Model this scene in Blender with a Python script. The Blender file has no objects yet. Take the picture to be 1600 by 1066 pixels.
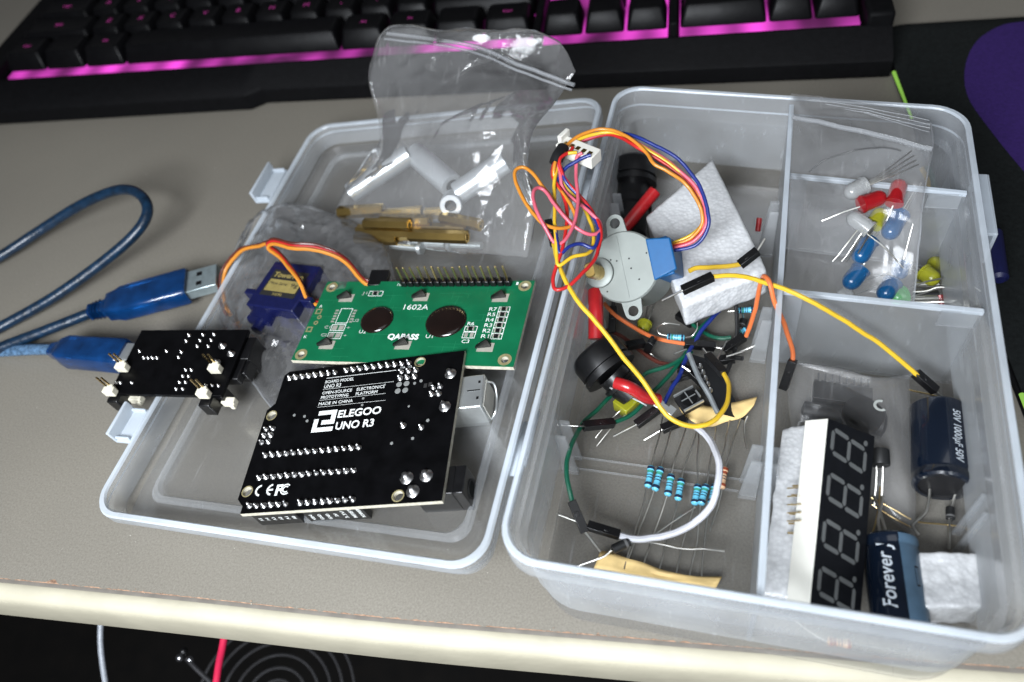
import bpy, bmesh, math, random
from mathutils import Vector, Matrix, noise
random.seed(7)
S = 0.001                       # the scene is laid out in millimetres, built in metres
sc = bpy.context.scene
V = Vector
# ------------------------------------------------------------------ camera
F = 1244.2765
CAM = V((194.811304, -68.070491, 225.621433))
rv = V((-0.6327182580, -0.2265756313, -0.1805512487))
RW = Matrix.Rotation(rv.length, 3, rv.normalized())      # world -> camera rows
cam = bpy.data.cameras.new('camera'); co = bpy.data.objects.new('camera', cam)
sc.collection.objects.link(co); sc.camera = co
co.matrix_world = Matrix.Translation(CAM * S) @ RW.transposed().to_4x4()
cam.sensor_width = 36.0; cam.lens = F / 1600 * 36.0
cam.clip_start = 0.02; cam.clip_end = 20
cam.dof.use_dof = True; cam.dof.focus_distance = 0.252; cam.dof.aperture_fstop = 9.5
# ------------------------------------------------------------------ world, lamps, exposure
w = bpy.data.worlds.new('World'); sc.world = w; w.use_nodes = True
w.node_tree.nodes['Background'].inputs[0].default_value = (0.92, 0.94, 1.0, 1)
w.node_tree.nodes['Background'].inputs[1].default_value = 0.08
def lamp(name, loc, tgt, size, power, col):
    l = bpy.data.lights.new(name, 'AREA'); l.shape = 'RECTANGLE'; l.size, l.size_y = size; l.energy = power; l.color = col
    o = bpy.data.objects.new(name, l); sc.collection.objects.link(o); o.location = V(loc) * S
    o.rotation_euler = (V(tgt) - V(loc)).to_track_quat('-Z', 'Y').to_euler(); return o
lamp('window_light', (95, -300, 330), (190, 20, 0), (0.26, 0.19), 6.6, (0.90, 0.945, 1.0))
lamp('overhead_fill', (260, -250, 1000), (150, 80, 0), (0.7, 0.7), 1.7, (0.93, 0.96, 1.0))  # soft unseen fill, added overhead to brighten the inside of the box
sc.view_settings.view_transform = 'Standard'; sc.view_settings.look = 'None'
sc.view_settings.exposure = -0.06; sc.view_settings.gamma = 1.0
cy = sc.cycles
cy.use_denoising = True; cy.max_bounces = 10; cy.transparent_max_bounces = 40; cy.diffuse_bounces = 3
cy.glossy_bounces = 4; cy.transmission_bounces = 6; cy.caustics_reflective = False; cy.caustics_refractive = False
cy.sample_clamp_indirect = 4.0

# ------------------------------------------------------------------ pixel of the photograph -> point in the place
def ray(x, y):
    return RW.transposed() @ V(((x - 800) / F, -(y - 533) / F, -1.0))
def at(x, y, z=0.0):
    d = ray(x, y); return CAM + d * ((z - CAM.z) / d.z)
def onplane(x, y, o, n):
    d = ray(x, y); return CAM + d * ((V(o) - CAM).dot(n) / d.dot(n))
def rotv(a, b, c):
    v = V((a, b, c)); return Matrix.Rotation(v.length, 4, v.normalized())
def frame(rvec, t):
    return Matrix.Translation(V(t)) @ rotv(*rvec)
def basis(o, x, y, z):
    m = Matrix((x, y, z)).transposed().to_4x4(); m.translation = o; return m
def rescale(M, s):              # the same sight line, other true size
    m = M.copy(); m.translation = CAM + (M.translation - CAM) * s; return m
def uv(M, x, y, h=0.0):         # pixel -> local x, y on the plane z = h of a frame
    n = M.to_3x3() @ V((0, 0, 1)); P = onplane(x, y, M @ V((0, 0, h)), n)
    q = M.inverted() @ P; return q.x, q.y
def za(a, b): return (370 + a / 5.922, 540 + b / 5.922)
def zb(a, b): return (560 + a / 6.662, 530 + b / 6.662)
def zp(a, b): return (160 + a / 6.6625, 490 + b / 6.6625)
def z5(a, b): return (320 + a / 2.806, 180 + b / 2.806)
def z9(a, b): return (780 + a / 3.1356, 180 + b / 3.1356)
def z10(a, b): return (780 + a / 3.1356, 450 + b / 3.1356)
def z11(a, b): return (780 + a / 3.1356, 700 + b / 3.1356)
def z12(a, b): return (1200 + a / 3.135, 180 + b / 3.135)
def z13(a, b): return (1180 + a / 3.331, 480 + b / 3.331)
def z14(a, b): return (1150 + a / 3.269, 740 + b / 3.269)
def zs(a, b): return (940 + a / 5.714, 480 + b / 5.714)
def zw(a, b): return (800 + a / 4.847, 200 + b / 4.847)

# ------------------------------------------------------------------ materials
MATS = {}
def nt(name):
    m = bpy.data.materials.new(name); m.use_nodes = True; t = m.node_tree
    for n in list(t.nodes): t.nodes.remove(n)
    o = t.nodes.new('ShaderNodeOutputMaterial'); return m, t, o
def N(t, k, **kw):
    n = t.nodes.new('ShaderNode' + k)
    for a, b in kw.items():
        if a.startswith('i_'): n.inputs[a[2:].replace('_', ' ')].default_value = b
        else: setattr(n, a, b)
    return n
def mat(name, col, rough=0.5, metal=0.0, var=0.12, scale=400, bump=0.0, bscale=None, coat=0.0, trans=0.0, spec=0.5, emit=None, es=0.0, sss=0.0, rvar=0.1):
    if name in MATS: return MATS[name]
    m, t, o = nt(name); L = t.links
    b = N(t, 'BsdfPrincipled'); L.new(b.outputs[0], o.inputs[0])
    tc = N(t, 'TexCoord'); nz = N(t, 'TexNoise'); nz.inputs['Scale'].default_value = scale; nz.inputs['Detail'].default_value = 4
    L.new(tc.outputs['Object'], nz.inputs['Vector'])
    r = N(t, 'ValToRGB'); r.color_ramp.elements[0].position = 0.3; r.color_ramp.elements[1].position = 0.7
    r.color_ramp.elements[0].color = (*[c * (1 - var) for c in col], 1); r.color_ramp.elements[1].color = (*[min(1, c * (1 + var)) for c in col], 1)
    L.new(nz.outputs[0], r.inputs[0]); L.new(r.outputs[0], b.inputs['Base Color'])
    mr = N(t, 'MapRange'); mr.inputs['To Min'].default_value = max(0.02, rough - rvar); mr.inputs['To Max'].default_value = min(1, rough + rvar)
    nz2 = N(t, 'TexNoise'); nz2.inputs['Scale'].default_value = scale * 0.31; L.new(tc.outputs['Object'], nz2.inputs['Vector'])
    L.new(nz2.outputs[0], mr.inputs[0]); L.new(mr.outputs[0], b.inputs['Roughness'])
    b.inputs['Metallic'].default_value = metal; b.inputs['Coat Weight'].default_value = coat
    b.inputs['Transmission Weight'].default_value = trans; b.inputs['Specular IOR Level'].default_value = spec
    if sss: b.inputs['Subsurface Weight'].default_value = sss; b.inputs['Subsurface Scale'].default_value = 0.002; b.inputs['Subsurface Radius'].default_value = (1, 1, 1)
    if emit: b.inputs['Emission Color'].default_value = (*emit, 1); b.inputs['Emission Strength'].default_value = es
    if bump:
        nb = N(t, 'TexNoise'); nb.inputs['Scale'].default_value = bscale or scale; nb.inputs['Detail'].default_value = 5
        L.new(tc.outputs['Object'], nb.inputs['Vector'])
        bp = N(t, 'Bump'); bp.inputs['Strength'].default_value = bump; bp.inputs['Distance'].default_value = 0.0005
        L.new(nb.outputs[0], bp.inputs['Height']); L.new(bp.outputs[0], b.inputs['Normal'])
    MATS[name] = m; return m
def frosted(name, fac=0.13, edge=0.5, col=(0.74, 0.83, 0.97), rough=0.22, gl=0.35, bump=0.15, bscale=120, tls=0.55):
    m, t, o = nt(name); L = t.links
    tr = N(t, 'BsdfTransparent'); tr.inputs[0].default_value = (0.995, 0.997, 0.998, 1)
    df = N(t, 'BsdfDiffuse'); df.inputs[0].default_value = (*col, 1)
    tl = N(t, 'BsdfTranslucent'); tl.inputs[0].default_value = (*col, 1)
    m1 = N(t, 'MixShader'); m1.inputs[0].default_value = tls; L.new(df.outputs[0], m1.inputs[1]); L.new(tl.outputs[0], m1.inputs[2])
    lw = N(t, 'LayerWeight'); lw.inputs[0].default_value = 0.35
    tc = N(t, 'TexCoord'); nz = N(t, 'TexNoise'); nz.inputs['Scale'].default_value = 45; nz.inputs['Detail'].default_value = 5
    L.new(tc.outputs['Object'], nz.inputs['Vector'])
    pw = N(t, 'Math', operation='POWER'); pw.inputs[1].default_value = 2.0; L.new(lw.outputs['Facing'], pw.inputs[0])
    mu = N(t, 'Math', operation='MULTIPLY_ADD'); mu.inputs[1].default_value = edge; mu.inputs[2].default_value = fac; L.new(pw.outputs[0], mu.inputs[0])
    m3 = N(t, 'MapRange'); m3.inputs['From Min'].default_value = 0.3; m3.inputs['From Max'].default_value = 0.7
    m3.inputs['To Min'].default_value = 0.8; m3.inputs['To Max'].default_value = 1.2; L.new(nz.outputs[0], m3.inputs[0])
    mm = N(t, 'Math', operation='MULTIPLY'); mm.use_clamp = True; L.new(mu.outputs[0], mm.inputs[0]); L.new(m3.outputs[0], mm.inputs[1])
    mp = N(t, 'Mapping'); mp.inputs['Scale'].default_value = (900, 60, 200); mp.inputs['Rotation'].default_value = (0.3, 0.2, 0.6); L.new(tc.outputs['Object'], mp.inputs[0])
    ns = N(t, 'TexNoise'); ns.inputs['Scale'].default_value = 1.0; ns.inputs['Detail'].default_value = 3; L.new(mp.outputs[0], ns.inputs['Vector'])
    ms = N(t, 'MapRange'); ms.inputs['From Min'].default_value = 0.62; ms.inputs['From Max'].default_value = 0.75; ms.inputs['To Max'].default_value = 0.10; L.new(ns.outputs[0], ms.inputs[0])
    ad = N(t, 'Math', operation='ADD'); ad.use_clamp = True; L.new(mm.outputs[0], ad.inputs[0]); L.new(ms.outputs[0], ad.inputs[1]); mm = ad       # scuffs and fine scratches
    m2 = N(t, 'MixShader'); L.new(mm.outputs[0], m2.inputs[0]); L.new(tr.outputs[0], m2.inputs[1]); L.new(m1.outputs[0], m2.inputs[2])
    gs = N(t, 'BsdfGlossy'); gs.inputs['Roughness'].default_value = rough
    fr = N(t, 'Fresnel'); fr.inputs[0].default_value = 1.45
    fm = N(t, 'Math', operation='MULTIPLY'); fm.inputs[1].default_value = gl; L.new(fr.outputs[0], fm.inputs[0])
    m4 = N(t, 'MixShader'); L.new(fm.outputs[0], m4.inputs[0]); L.new(m2.outputs[0], m4.inputs[1]); L.new(gs.outputs[0], m4.inputs[2])
    nb = N(t, 'TexNoise'); nb.inputs['Scale'].default_value = bscale; nb.inputs['Detail'].default_value = 3; L.new(tc.outputs['Object'], nb.inputs['Vector'])
    bp = N(t, 'Bump'); bp.inputs['Strength'].default_value = bump; bp.inputs['Distance'].default_value = 0.001
    L.new(nb.outputs[0], bp.inputs['Height']); L.new(bp.outputs[0], gs.inputs['Normal'])
    L.new(m4.outputs[0], o.inputs[0]); MATS[name] = m; return m
def speckle(name, col, dark, light, sc1, rough):
    m, t, o = nt(name); L = t.links; b = N(t, 'BsdfPrincipled'); L.new(b.outputs[0], o.inputs[0])
    tc = N(t, 'TexCoord')
    n1 = N(t, 'TexNoise'); n1.inputs['Scale'].default_value = sc1; n1.inputs['Detail'].default_value = 6; n1.inputs['Roughness'].default_value = 0.75
    n2 = N(t, 'TexNoise'); n2.inputs['Scale'].default_value = 9; n2.inputs['Detail'].default_value = 4
    n3 = N(t, 'TexNoise'); n3.inputs['Scale'].default_value = 22; n3.inputs['Detail'].default_value = 7
    for n in (n1, n2, n3): L.new(tc.outputs['Object'], n.inputs['Vector'])
    r = N(t, 'ValToRGB'); e = r.color_ramp.elements; e[0].position = 0.36; e[0].color = (*dark, 1); e[1].position = 0.66; e[1].color = (*light, 1)
    k = e.new(0.5); k.color = (*col, 1); L.new(n1.outputs[0], r.inputs[0])
    mx = N(t, 'Mix', data_type='RGBA', blend_type='MULTIPLY'); mx.inputs[0].default_value = 1.0
    r2 = N(t, 'ValToRGB'); r2.color_ramp.elements[0].position = 0.3; r2.color_ramp.elements[0].color = (0.86, 0.86, 0.87, 1); r2.color_ramp.elements[1].position = 0.7
    L.new(n2.outputs[0], r2.inputs[0]); L.new(r.outputs[0], mx.inputs[6]); L.new(r2.outputs[0], mx.inputs[7])
    L.new(mx.outputs[2], b.inputs['Base Color'])
    mr = N(t, 'MapRange'); mr.inputs['To Min'].default_value = rough - 0.14; mr.inputs['To Max'].default_value = rough + 0.2
    L.new(n3.outputs[0], mr.inputs[0]); L.new(mr.outputs[0], b.inputs['Roughness'])
    bp = N(t, 'Bump'); bp.inputs['Strength'].default_value = 0.25; bp.inputs['Distance'].default_value = 0.0002
    L.new(n1.outputs[0], bp.inputs['Height']); L.new(bp.outputs[0], b.inputs['Normal'])
    MATS[name] = m; return m
def glow_mat(name, col, strength, scale=60, lo=0.15, leds=False):
    m, t, o = nt(name); L = t.links; b = N(t, 'BsdfPrincipled'); L.new(b.outputs[0], o.inputs[0])
    b.inputs['Base Color'].default_value = (0.02, 0.01, 0.02, 1); b.inputs['Emission Color'].default_value = (*col, 1)
    tc = N(t, 'TexCoord'); n = N(t, 'TexNoise'); n.inputs['Scale'].default_value = scale; n.inputs['Detail'].default_value = 1
    L.new(tc.outputs['Object'], n.inputs['Vector'])
    mr = N(t, 'MapRange'); mr.inputs['From Min'].default_value = 0.33; mr.inputs['From Max'].default_value = 0.66
    mr.inputs['To Min'].default_value = strength * lo; mr.inputs['To Max'].default_value = strength
    L.new(n.outputs[0], mr.inputs[0])
    if leds:                       # one lamp under each key
        sx = N(t, 'SeparateXYZ'); L.new(tc.outputs['Object'], sx.inputs[0]); f = N(t, 'Math', operation='MULTIPLY'); f.inputs[1].default_value = 2 * math.pi / 0.01905; L.new(sx.outputs[0], f.inputs[0])
        sn = N(t, 'Math', operation='SINE'); L.new(f.outputs[0], sn.inputs[0]); ma = N(t, 'Math', operation='MULTIPLY_ADD'); ma.inputs[1].default_value = 0.35; ma.inputs[2].default_value = 0.75; L.new(sn.outputs[0], ma.inputs[0])
        mm = N(t, 'Math', operation='MULTIPLY'); L.new(mr.outputs[0], mm.inputs[0]); L.new(ma.outputs[0], mm.inputs[1]); L.new(mm.outputs[0], b.inputs['Emission Strength'])
    else: L.new(mr.outputs[0], b.inputs['Emission Strength'])
    MATS[name] = m; return m

M_desk = speckle('desk_laminate', (0.212, 0.195, 0.162), (0.170, 0.155, 0.127), (0.252, 0.234, 0.198), 1500, 0.45)
M_trim = mat('cream_trim', (0.40, 0.372, 0.285), 0.6, var=0.10, scale=45, bump=0.25, bscale=350)
M_core = mat('chipboard_edge', (0.28, 0.17, 0.11), 0.9, var=0.5, scale=900, bump=0.6)
M_strip = mat('laminate_edge', (0.17, 0.155, 0.135), 0.6, var=0.15, scale=200)
M_floor = mat('dark_carpet', (0.004, 0.003, 0.0022), 0.95, var=0.6, scale=45, bump=0.5, bscale=90)
M_frost = frosted('frosted_floor', 0.028, 0.08, col=(0.95, 0.96, 0.98), tls=0.35)
M_wall = frosted('frosted_wall', 0.19, 0.34, col=(0.91, 0.955, 1.0), tls=0.45)
M_frostl = frosted('frosted_lid', 0.03, 0.12, col=(0.95, 0.96, 0.98), tls=0.35)
M_rim = frosted('frosted_rim', 0.66, 0.34, col=(0.84, 0.92, 1.0), tls=0.4, rough=0.18, gl=0.6)
M_div = frosted('frosted_divider', 0.10, 0.26, col=(0.90, 0.95, 1.0), tls=0.5, rough=0.28)
M_film = frosted('clear_film', 0.075, 0.17, col=(0.98, 0.98, 0.98), rough=0.12, gl=0.9, bump=0.55, bscale=170, tls=0.4)
M_film2 = frosted('zip_film', 0.085, 0.18, col=(0.95, 0.95, 0.96), tls=0.4, rough=0.17, gl=0.7, bump=0.25, bscale=110)
M_zip = frosted('zip_strip', 0.28, 0.3, col=(0.85, 0.88, 0.92), rough=0.2, gl=0.8)
M_blk = mat('black_plastic', (0.004, 0.004, 0.0045), 0.34, var=0.3, scale=300, bump=0.08)
M_blkm = mat('matte_black_plastic', (0.008, 0.008, 0.009), 0.6, var=0.3, scale=250, bump=0.15, spec=0.3)
M_pcb = mat('black_pcb', (0.0022, 0.0022, 0.0026), 0.34, var=0.4, scale=180, bump=0.05, bscale=700, spec=0.12)
M_pcbe = mat('pcb_edge', (0.50, 0.47, 0.38), 0.7, var=0.2, scale=700)
M_grn = mat('green_pcb', (0.004, 0.115, 0.047), 0.38, var=0.14, scale=120, bump=0.08, bscale=600, spec=0.3)
M_grnl = mat('green_trace', (0.010, 0.16, 0.07), 0.4, var=0.1)
M_silk = mat('white_silkscreen', (0.72, 0.74, 0.72), 0.6, var=0.1, scale=900)
M_grey = mat('grey_silkscreen', (0.38, 0.40, 0.38), 0.6, var=0.15, scale=900)
M_sold = mat('solder', (0.55, 0.55, 0.55), 0.3, 1.0, var=0.12, scale=900, bump=0.1)
M_gold = mat('gold_pad', (0.62, 0.54, 0.28), 0.4, 0.7, var=0.2, scale=700)
M_pin = mat('gold_pin', (0.70, 0.52, 0.25), 0.3, 1.0, var=0.15)
M_steel = mat('nickel_steel', (0.60, 0.63, 0.63), 0.34, 0.8, var=0.1, scale=150, bump=0.08)
M_alu = mat('aluminium_tube', (0.62, 0.65, 0.67), 0.32, 0.65, var=0.08, scale=60)
M_brass = mat('brass', (0.58, 0.40, 0.13), 0.25, 1.0, var=0.15, scale=120)
M_wirem = mat('tinned_lead', (0.55, 0.54, 0.50), 0.35, 1.0, var=0.12)
M_white = mat('white_plastic', (0.66, 0.65, 0.59), 0.5, var=0.05, scale=200)
M_cream = mat('cream_plastic', (0.72, 0.68, 0.55), 0.5, var=0.08)
M_usb = mat('blue_translucent', (0.006, 0.065, 0.24), 0.15, var=0.35, scale=160, trans=0.6, coat=0.3, bump=0.3, bscale=120)
M_usbc = mat('blue_cable', (0.0035, 0.018, 0.042), 0.34, var=0.45, scale=350, bump=0.5, bscale=500, coat=0.1)
M_braid = mat('braid_cable', (0.16, 0.30, 0.50), 0.25, 0.6, var=0.5, scale=700, bump=0.4)
M_servo = mat('blue_servo', (0.006, 0.009, 0.06), 0.3, var=0.15, trans=0.2, coat=0.2)
M_lbl = mat('black_label', (0.02, 0.02, 0.02), 0.4, var=0.1)
M_lgold = mat('gold_label', (0.36, 0.29, 0.10), 0.45, 0.3, var=0.12)
M_mtr = mat('zinc_plate', (0.22, 0.24, 0.225), 0.5, 0.4, var=0.08, scale=90, bump=0.05)
M_cap_b = mat('blue_cap', (0.004, 0.085, 0.235), 0.45, var=0.06)
def wire(n, c): return mat(n, tuple(k * 0.78 for k in c), 0.38, var=0.08, scale=150, coat=0.15)
W_or = wire('orange_insulation', (0.72, 0.27, 0.03)); W_yl = wire('yellow_insulation', (0.78, 0.50, 0.03)); W_pk = wire('pink_insulation', (0.72, 0.13, 0.19))
W_bl = wire('blue_insulation', (0.012, 0.03, 0.22)); W_rd = wire('red_insulation', (0.58, 0.02, 0.02)); W_gr = wire('green_insulation', (0.005, 0.11, 0.06))
W_wh = wire('white_insulation', (0.72, 0.73, 0.78)); W_bk = wire('black_insulation', (0.012, 0.012, 0.012)); W_co = wire('coral_insulation', (0.82, 0.20, 0.06))
W_br = wire('brown_insulation', (0.12, 0.025, 0.015))
M_foam = mat('white_foam', (0.56, 0.57, 0.58), 0.5, var=0.12, scale=900, bump=0.45, bscale=1100, sss=0.6)
M_tape = mat('tan_paper_tape', (0.72, 0.52, 0.22), 0.7, var=0.18, scale=160, bump=0.4, bscale=300)
M_rb = mat('resistor_blue', (0.13, 0.48, 0.66), 0.35, var=0.08, coat=0.3)
M_rn = mat('band_navy', (0.01, 0.02, 0.05), 0.35); M_rg = mat('band_green', (0.04, 0.24, 0.17), 0.35); M_rt = mat('resistor_tan', (0.62, 0.40, 0.24), 0.4)
M_rr = mat('band_brown', (0.25, 0.05, 0.02), 0.4)
M_capd = mat('navy_sleeve', (0.003, 0.006, 0.013), 0.16, var=0.2, scale=60, coat=0.5, bump=0.04, bscale=60)
M_caps = mat('grey_blue_stripe', (0.055, 0.10, 0.15), 0.3, var=0.1)
M_silv = mat('silver_print', (0.42, 0.46, 0.50), 0.5)
M_face = mat('display_face', (0.005, 0.0055, 0.007), 0.35, var=0.2, spec=0.15); M_seg = mat('grey_segment', (0.095, 0.10, 0.10), 0.5, var=0.06)
M_padm = mat('cloth_pad', (0.0075, 0.009, 0.009), 0.9, var=0.3, scale=800, bump=0.4, spec=0.15); M_purp = mat('purple_print', (0.030, 0.013, 0.10), 0.9, var=0.15, scale=800, bump=0.3, spec=0.2)
M_kb = mat('keyboard_case', (0.0035, 0.0035, 0.004), 0.6, var=0.2, scale=400, bump=0.25, bscale=900, spec=0.08)
M_key = mat('keycap', (0.0025, 0.0025, 0.003), 0.4, var=0.2, scale=300, bump=0.1, spec=0.12)
M_mag = glow_mat('magenta_backlight', (0.80, 0.065, 0.62), 1.35, 34, 0.10, True); M_leg = glow_mat('key_legend_glow', (0.9, 0.07, 0.55), 0.9, 90, 0.1)
M_grnglow = glow_mat('green_edge_light', (0.45, 0.95, 0.12), 0.75, 20, 0.5)
M_chip = mat('chip_epoxy', (0.009, 0.0095, 0.010), 0.5, var=0.2, bump=0.1)
M_eye = mat('dark_glob', (0.008, 0.004, 0.003), 0.16, var=0.3, scale=80, coat=0.4, bump=0.05, bscale=60)
M_ledc = mat('led_clear', (0.80, 0.82, 0.82), 0.2, trans=0.72, var=0.03); M_ledr = mat('led_red', (0.48, 0.012, 0.018), 0.2, trans=0.5, var=0.05)
M_ledb = mat('led_blue', (0.008, 0.12, 0.32), 0.2, trans=0.5, var=0.05); M_ledy = mat('led_yellow', (0.48, 0.48, 0.03), 0.2, trans=0.5, var=0.05); M_ledg = mat('led_green', (0.12, 0.55, 0.16), 0.2, trans=0.5, var=0.05)
M_chrome = mat('chrome', (0.42, 0.42, 0.44), 0.18, 0.95, var=0.05)
M_redc = mat('red_sleeve', (0.36, 0.012, 0.015), 0.28, var=0.1, coat=0.3); M_crim = mat('crimson_lead', (0.50, 0.015, 0.06), 0.5, var=0.05)

def cells(name, col, scale):            # closed-cell foam: beads seen as a fine cell relief
    m, t, o = nt(name); L = t.links; b = N(t, 'BsdfPrincipled'); L.new(b.outputs[0], o.inputs[0]); tc = N(t, 'TexCoord')
    v = N(t, 'TexVoronoi'); v.inputs['Scale'].default_value = scale; n = N(t, 'TexNoise'); n.inputs['Scale'].default_value = scale * .18; n.inputs['Detail'].default_value = 5
    L.new(tc.outputs['Object'], v.inputs['Vector']); L.new(tc.outputs['Object'], n.inputs['Vector'])
    a = N(t, 'Math', operation='MULTIPLY_ADD'); a.inputs[1].default_value = 1.4; L.new(n.outputs[0], a.inputs[0]); L.new(v.outputs['Distance'], a.inputs[2])
    bp = N(t, 'Bump'); bp.inputs['Strength'].default_value = 0.32; bp.inputs['Distance'].default_value = 0.0006; L.new(a.outputs[0], bp.inputs['Height']); L.new(bp.outputs[0], b.inputs['Normal'])
    r = N(t, 'ValToRGB'); r.color_ramp.elements[0].color = (*col, 1); r.color_ramp.elements[1].color = (*[c * .8 for c in col], 1); L.new(v.outputs['Distance'], r.inputs[0]); L.new(r.outputs[0], b.inputs['Base Color'])
    b.inputs['Roughness'].default_value = 0.32; b.inputs['Subsurface Weight'].default_value = 0.7; b.inputs['Subsurface Scale'].default_value = 0.003; b.inputs['Subsurface Radius'].default_value = (1, 1, 1)
    b.inputs['Coat Weight'].default_value = .15; return m
M_foam = cells('white_bead_foam', (0.68, 0.69, 0.70), 750)
# ------------------------------------------------------------------ mesh builder
class G:
    def __init__(s): s.v = []; s.f = []; s.m = []
    def add(s, vs, fs, mi=0):
        b = len(s.v); s.v += [V(p) for p in vs]
        for f in fs: s.f.append([b + i for i in f]); s.m.append(mi)
        return s
    def box(s, c, d, mi=0, M=None):
        x, y, z = [q / 2 for q in d]; vs = [V((c[0] + a * x, c[1] + b * y, c[2] + e * z)) for e in (-1, 1) for b in (-1, 1) for a in (-1, 1)]
        if M: vs = [M @ p for p in vs]
        return s.add(vs, [(0, 2, 3, 1), (4, 5, 7, 6), (0, 1, 5, 4), (2, 6, 7, 3), (0, 4, 6, 2), (1, 3, 7, 5)], mi)
    def prism(s, poly, z0, z1, mi=0, M=None, top=None, taper=None):
        n = len(poly)
        cx = sum(p[0] for p in poly) / n; cyy = sum(p[1] for p in poly) / n
        tp = [(cx + (p[0] - cx) * (taper or 1), cyy + (p[1] - cyy) * (taper or 1)) for p in poly]
        vs = [V((p[0], p[1], z0)) for p in poly] + [V((p[0], p[1], z1)) for p in tp]
        if M: vs = [M @ p for p in vs]
        s.add(vs, [tuple(range(n - 1, -1, -1))], mi); b = len(s.v) - 2 * n
        s.f.append([b + n + i for i in range(n)]); s.m.append(mi if top is None else top)
        for i in range(n):
            j = (i + 1) % n; s.f.append([b + i, b + j, b + n + j, b + n + i]); s.m.append(mi)
        return s
    def lathe(s, p0, p1, prof, n=20, mis=None, cap=True):      # prof: (distance along p0->p1 in mm, radius)
        p0, p1 = V(p0), V(p1); a = (p1 - p0).normalized(); u = a.orthogonal().normalized(); w_ = a.cross(u); b = len(s.v)
        for (d, r) in prof:
            for k in range(n):
                t = 2 * math.pi * k / n; s.v.append(p0 + a * d + (u * math.cos(t) + w_ * math.sin(t)) * r)
        for i in range(len(prof) - 1):
            for k in range(n):
                j = (k + 1) % n; s.f.append([b + i * n + k, b + i * n + j, b + (i + 1) * n + j, b + (i + 1) * n + k]); s.m.append(mis[i] if mis else 0)
        if cap:
            s.f.append([b + k for k in range(n - 1, -1, -1)]); s.m.append(mis[0] if mis else 0)
            e = b + (len(prof) - 1) * n; s.f.append([e + k for k in range(n)]); s.m.append(mis[-1] if mis else 0)
        return s
    def cyl(s, p0, p1, r, n=16, mi=0, r2=None):
        L = (V(p1) - V(p0)).length; return s.lathe(p0, p1, [(0, r), (L, r if r2 is None else r2)], n, [mi])
    def tube(s, pts, r, n=8, mi=0, sub=6, closed=False):
        pts = smooth(pts, sub, closed) if sub else [V(p) for p in pts]; b = len(s.v); u = None; m = len(pts)
        if sub and not callable(r) and r < 1.2: pts = [p + noise.noise_vector(p * 0.11) * 0.45 + noise.noise_vector(p * 0.4) * 0.12 for p in pts]   # small kinks
        for i, p in enumerate(pts):
            d = (pts[(i + 1) % m if closed else min(i + 1, m - 1)] - pts[(i - 1) % m if closed else max(i - 1, 0)])
            d = d.normalized() if d.length > 1e-9 else V((1, 0, 0))
            if u is None: u = d.orthogonal().normalized()
            u = (u - d * u.dot(d)); u = u.normalized() if u.length > 1e-6 else d.orthogonal().normalized()
            w_ = d.cross(u); rr = r(i / (m - 1)) if callable(r) else r
            for k in range(n):
                t = 2 * math.pi * k / n; s.v.append(p + (u * math.cos(t) + w_ * math.sin(t)) * rr)
        for i in range(m if closed else m - 1):
            i2 = (i + 1) % m
            for k in range(n):
                j = (k + 1) % n; s.f.append([b + i * n + k, b + i * n + j, b + i2 * n + j, b + i2 * n + k]); s.m.append(mi)
        if not closed:
            s.f.append([b + k for k in range(n - 1, -1, -1)]); s.m.append(mi); e = b + (m - 1) * n; s.f.append([e + k for k in range(n)]); s.m.append(mi)
        return s
    def shell(s, rings, mi=None):     # rings: lists of equal-length 3-D loops, capped at both ends
        n = len(rings[0]); b = len(s.v)
        for r in rings: s.v += [V(p) for p in r]
        for i in range(len(rings) - 1):
            for k in range(n):
                j = (k + 1) % n; s.f.append([b + i * n + k, b + i * n + j, b + (i + 1) * n + j, b + (i + 1) * n + k]); s.m.append(mi[i] if mi else 0)
        s.f.append([b + k for k in range(n - 1, -1, -1)]); s.m.append(mi[0] if mi else 0)
        e = b + (len(rings) - 1) * n; s.f.append([e + k for k in range(n)]); s.m.append(mi[-1] if mi else 0); return s
    def grid(s, rows, mi=0):
        b = len(s.v); h, w_ = len(rows), len(rows[0])
        for r in rows: s.v += [V(p) for p in r]
        for i in range(h - 1):
            for j in range(w_ - 1):
                s.f.append([b + i * w_ + j, b + i * w_ + j + 1, b + (i + 1) * w_ + j + 1, b + (i + 1) * w_ + j]); s.m.append(mi)
        return s
def smooth(pts, sub=6, closed=False):
    pts = [V(p) for p in pts]; n = len(pts)
    if n < 3 and not closed: return pts
    out = []
    for i in range(n if closed else n - 1):
        g = (lambda k: pts[k % n]) if closed else (lambda k: pts[max(0, min(n - 1, k))])
        a, b, c, d = g(i - 1), g(i), g(i + 1), g(i + 2)
        for k in range(sub):
            t = k / sub; out.append(0.5 * ((2 * b) + (c - a) * t + (2 * a - 5 * b + 4 * c - d) * t * t + (3 * b - a - 3 * c + d) * t ** 3))
    if not closed: out.append(pts[-1])
    return out
def rq(c4, inset, r, z, n=6):         # rounded quadrilateral loop, corners counter-clockwise
    c = [V((p[0], p[1])) for p in c4]; L = []
    for i in range(4):
        a, b = c[i], c[(i + 1) % 4]; d = (b - a).normalized(); L.append((a + V((-d.y, d.x)) * inset, d))
    P = []
    for i in range(4):
        (a, d), (b, e) = L[i - 1], L[i]; cr = d.x * e.y - d.y * e.x; t = ((b.x - a.x) * e.y - (b.y - a.y) * e.x) / cr; P.append(a + d * t)
    out = []
    for i in range(4):
        d0, d1 = L[i - 1][1], L[i][1]; A = P[i] - d0 * r; B = P[i] + d1 * r; O = A + B - P[i]
        for k in range(n + 1):
            t = math.pi / 2 * k / n; q = O + (A - O) * math.cos(t) + (B - O) * math.sin(t); out.append(V((q.x, q.y, z)))
    return out

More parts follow.
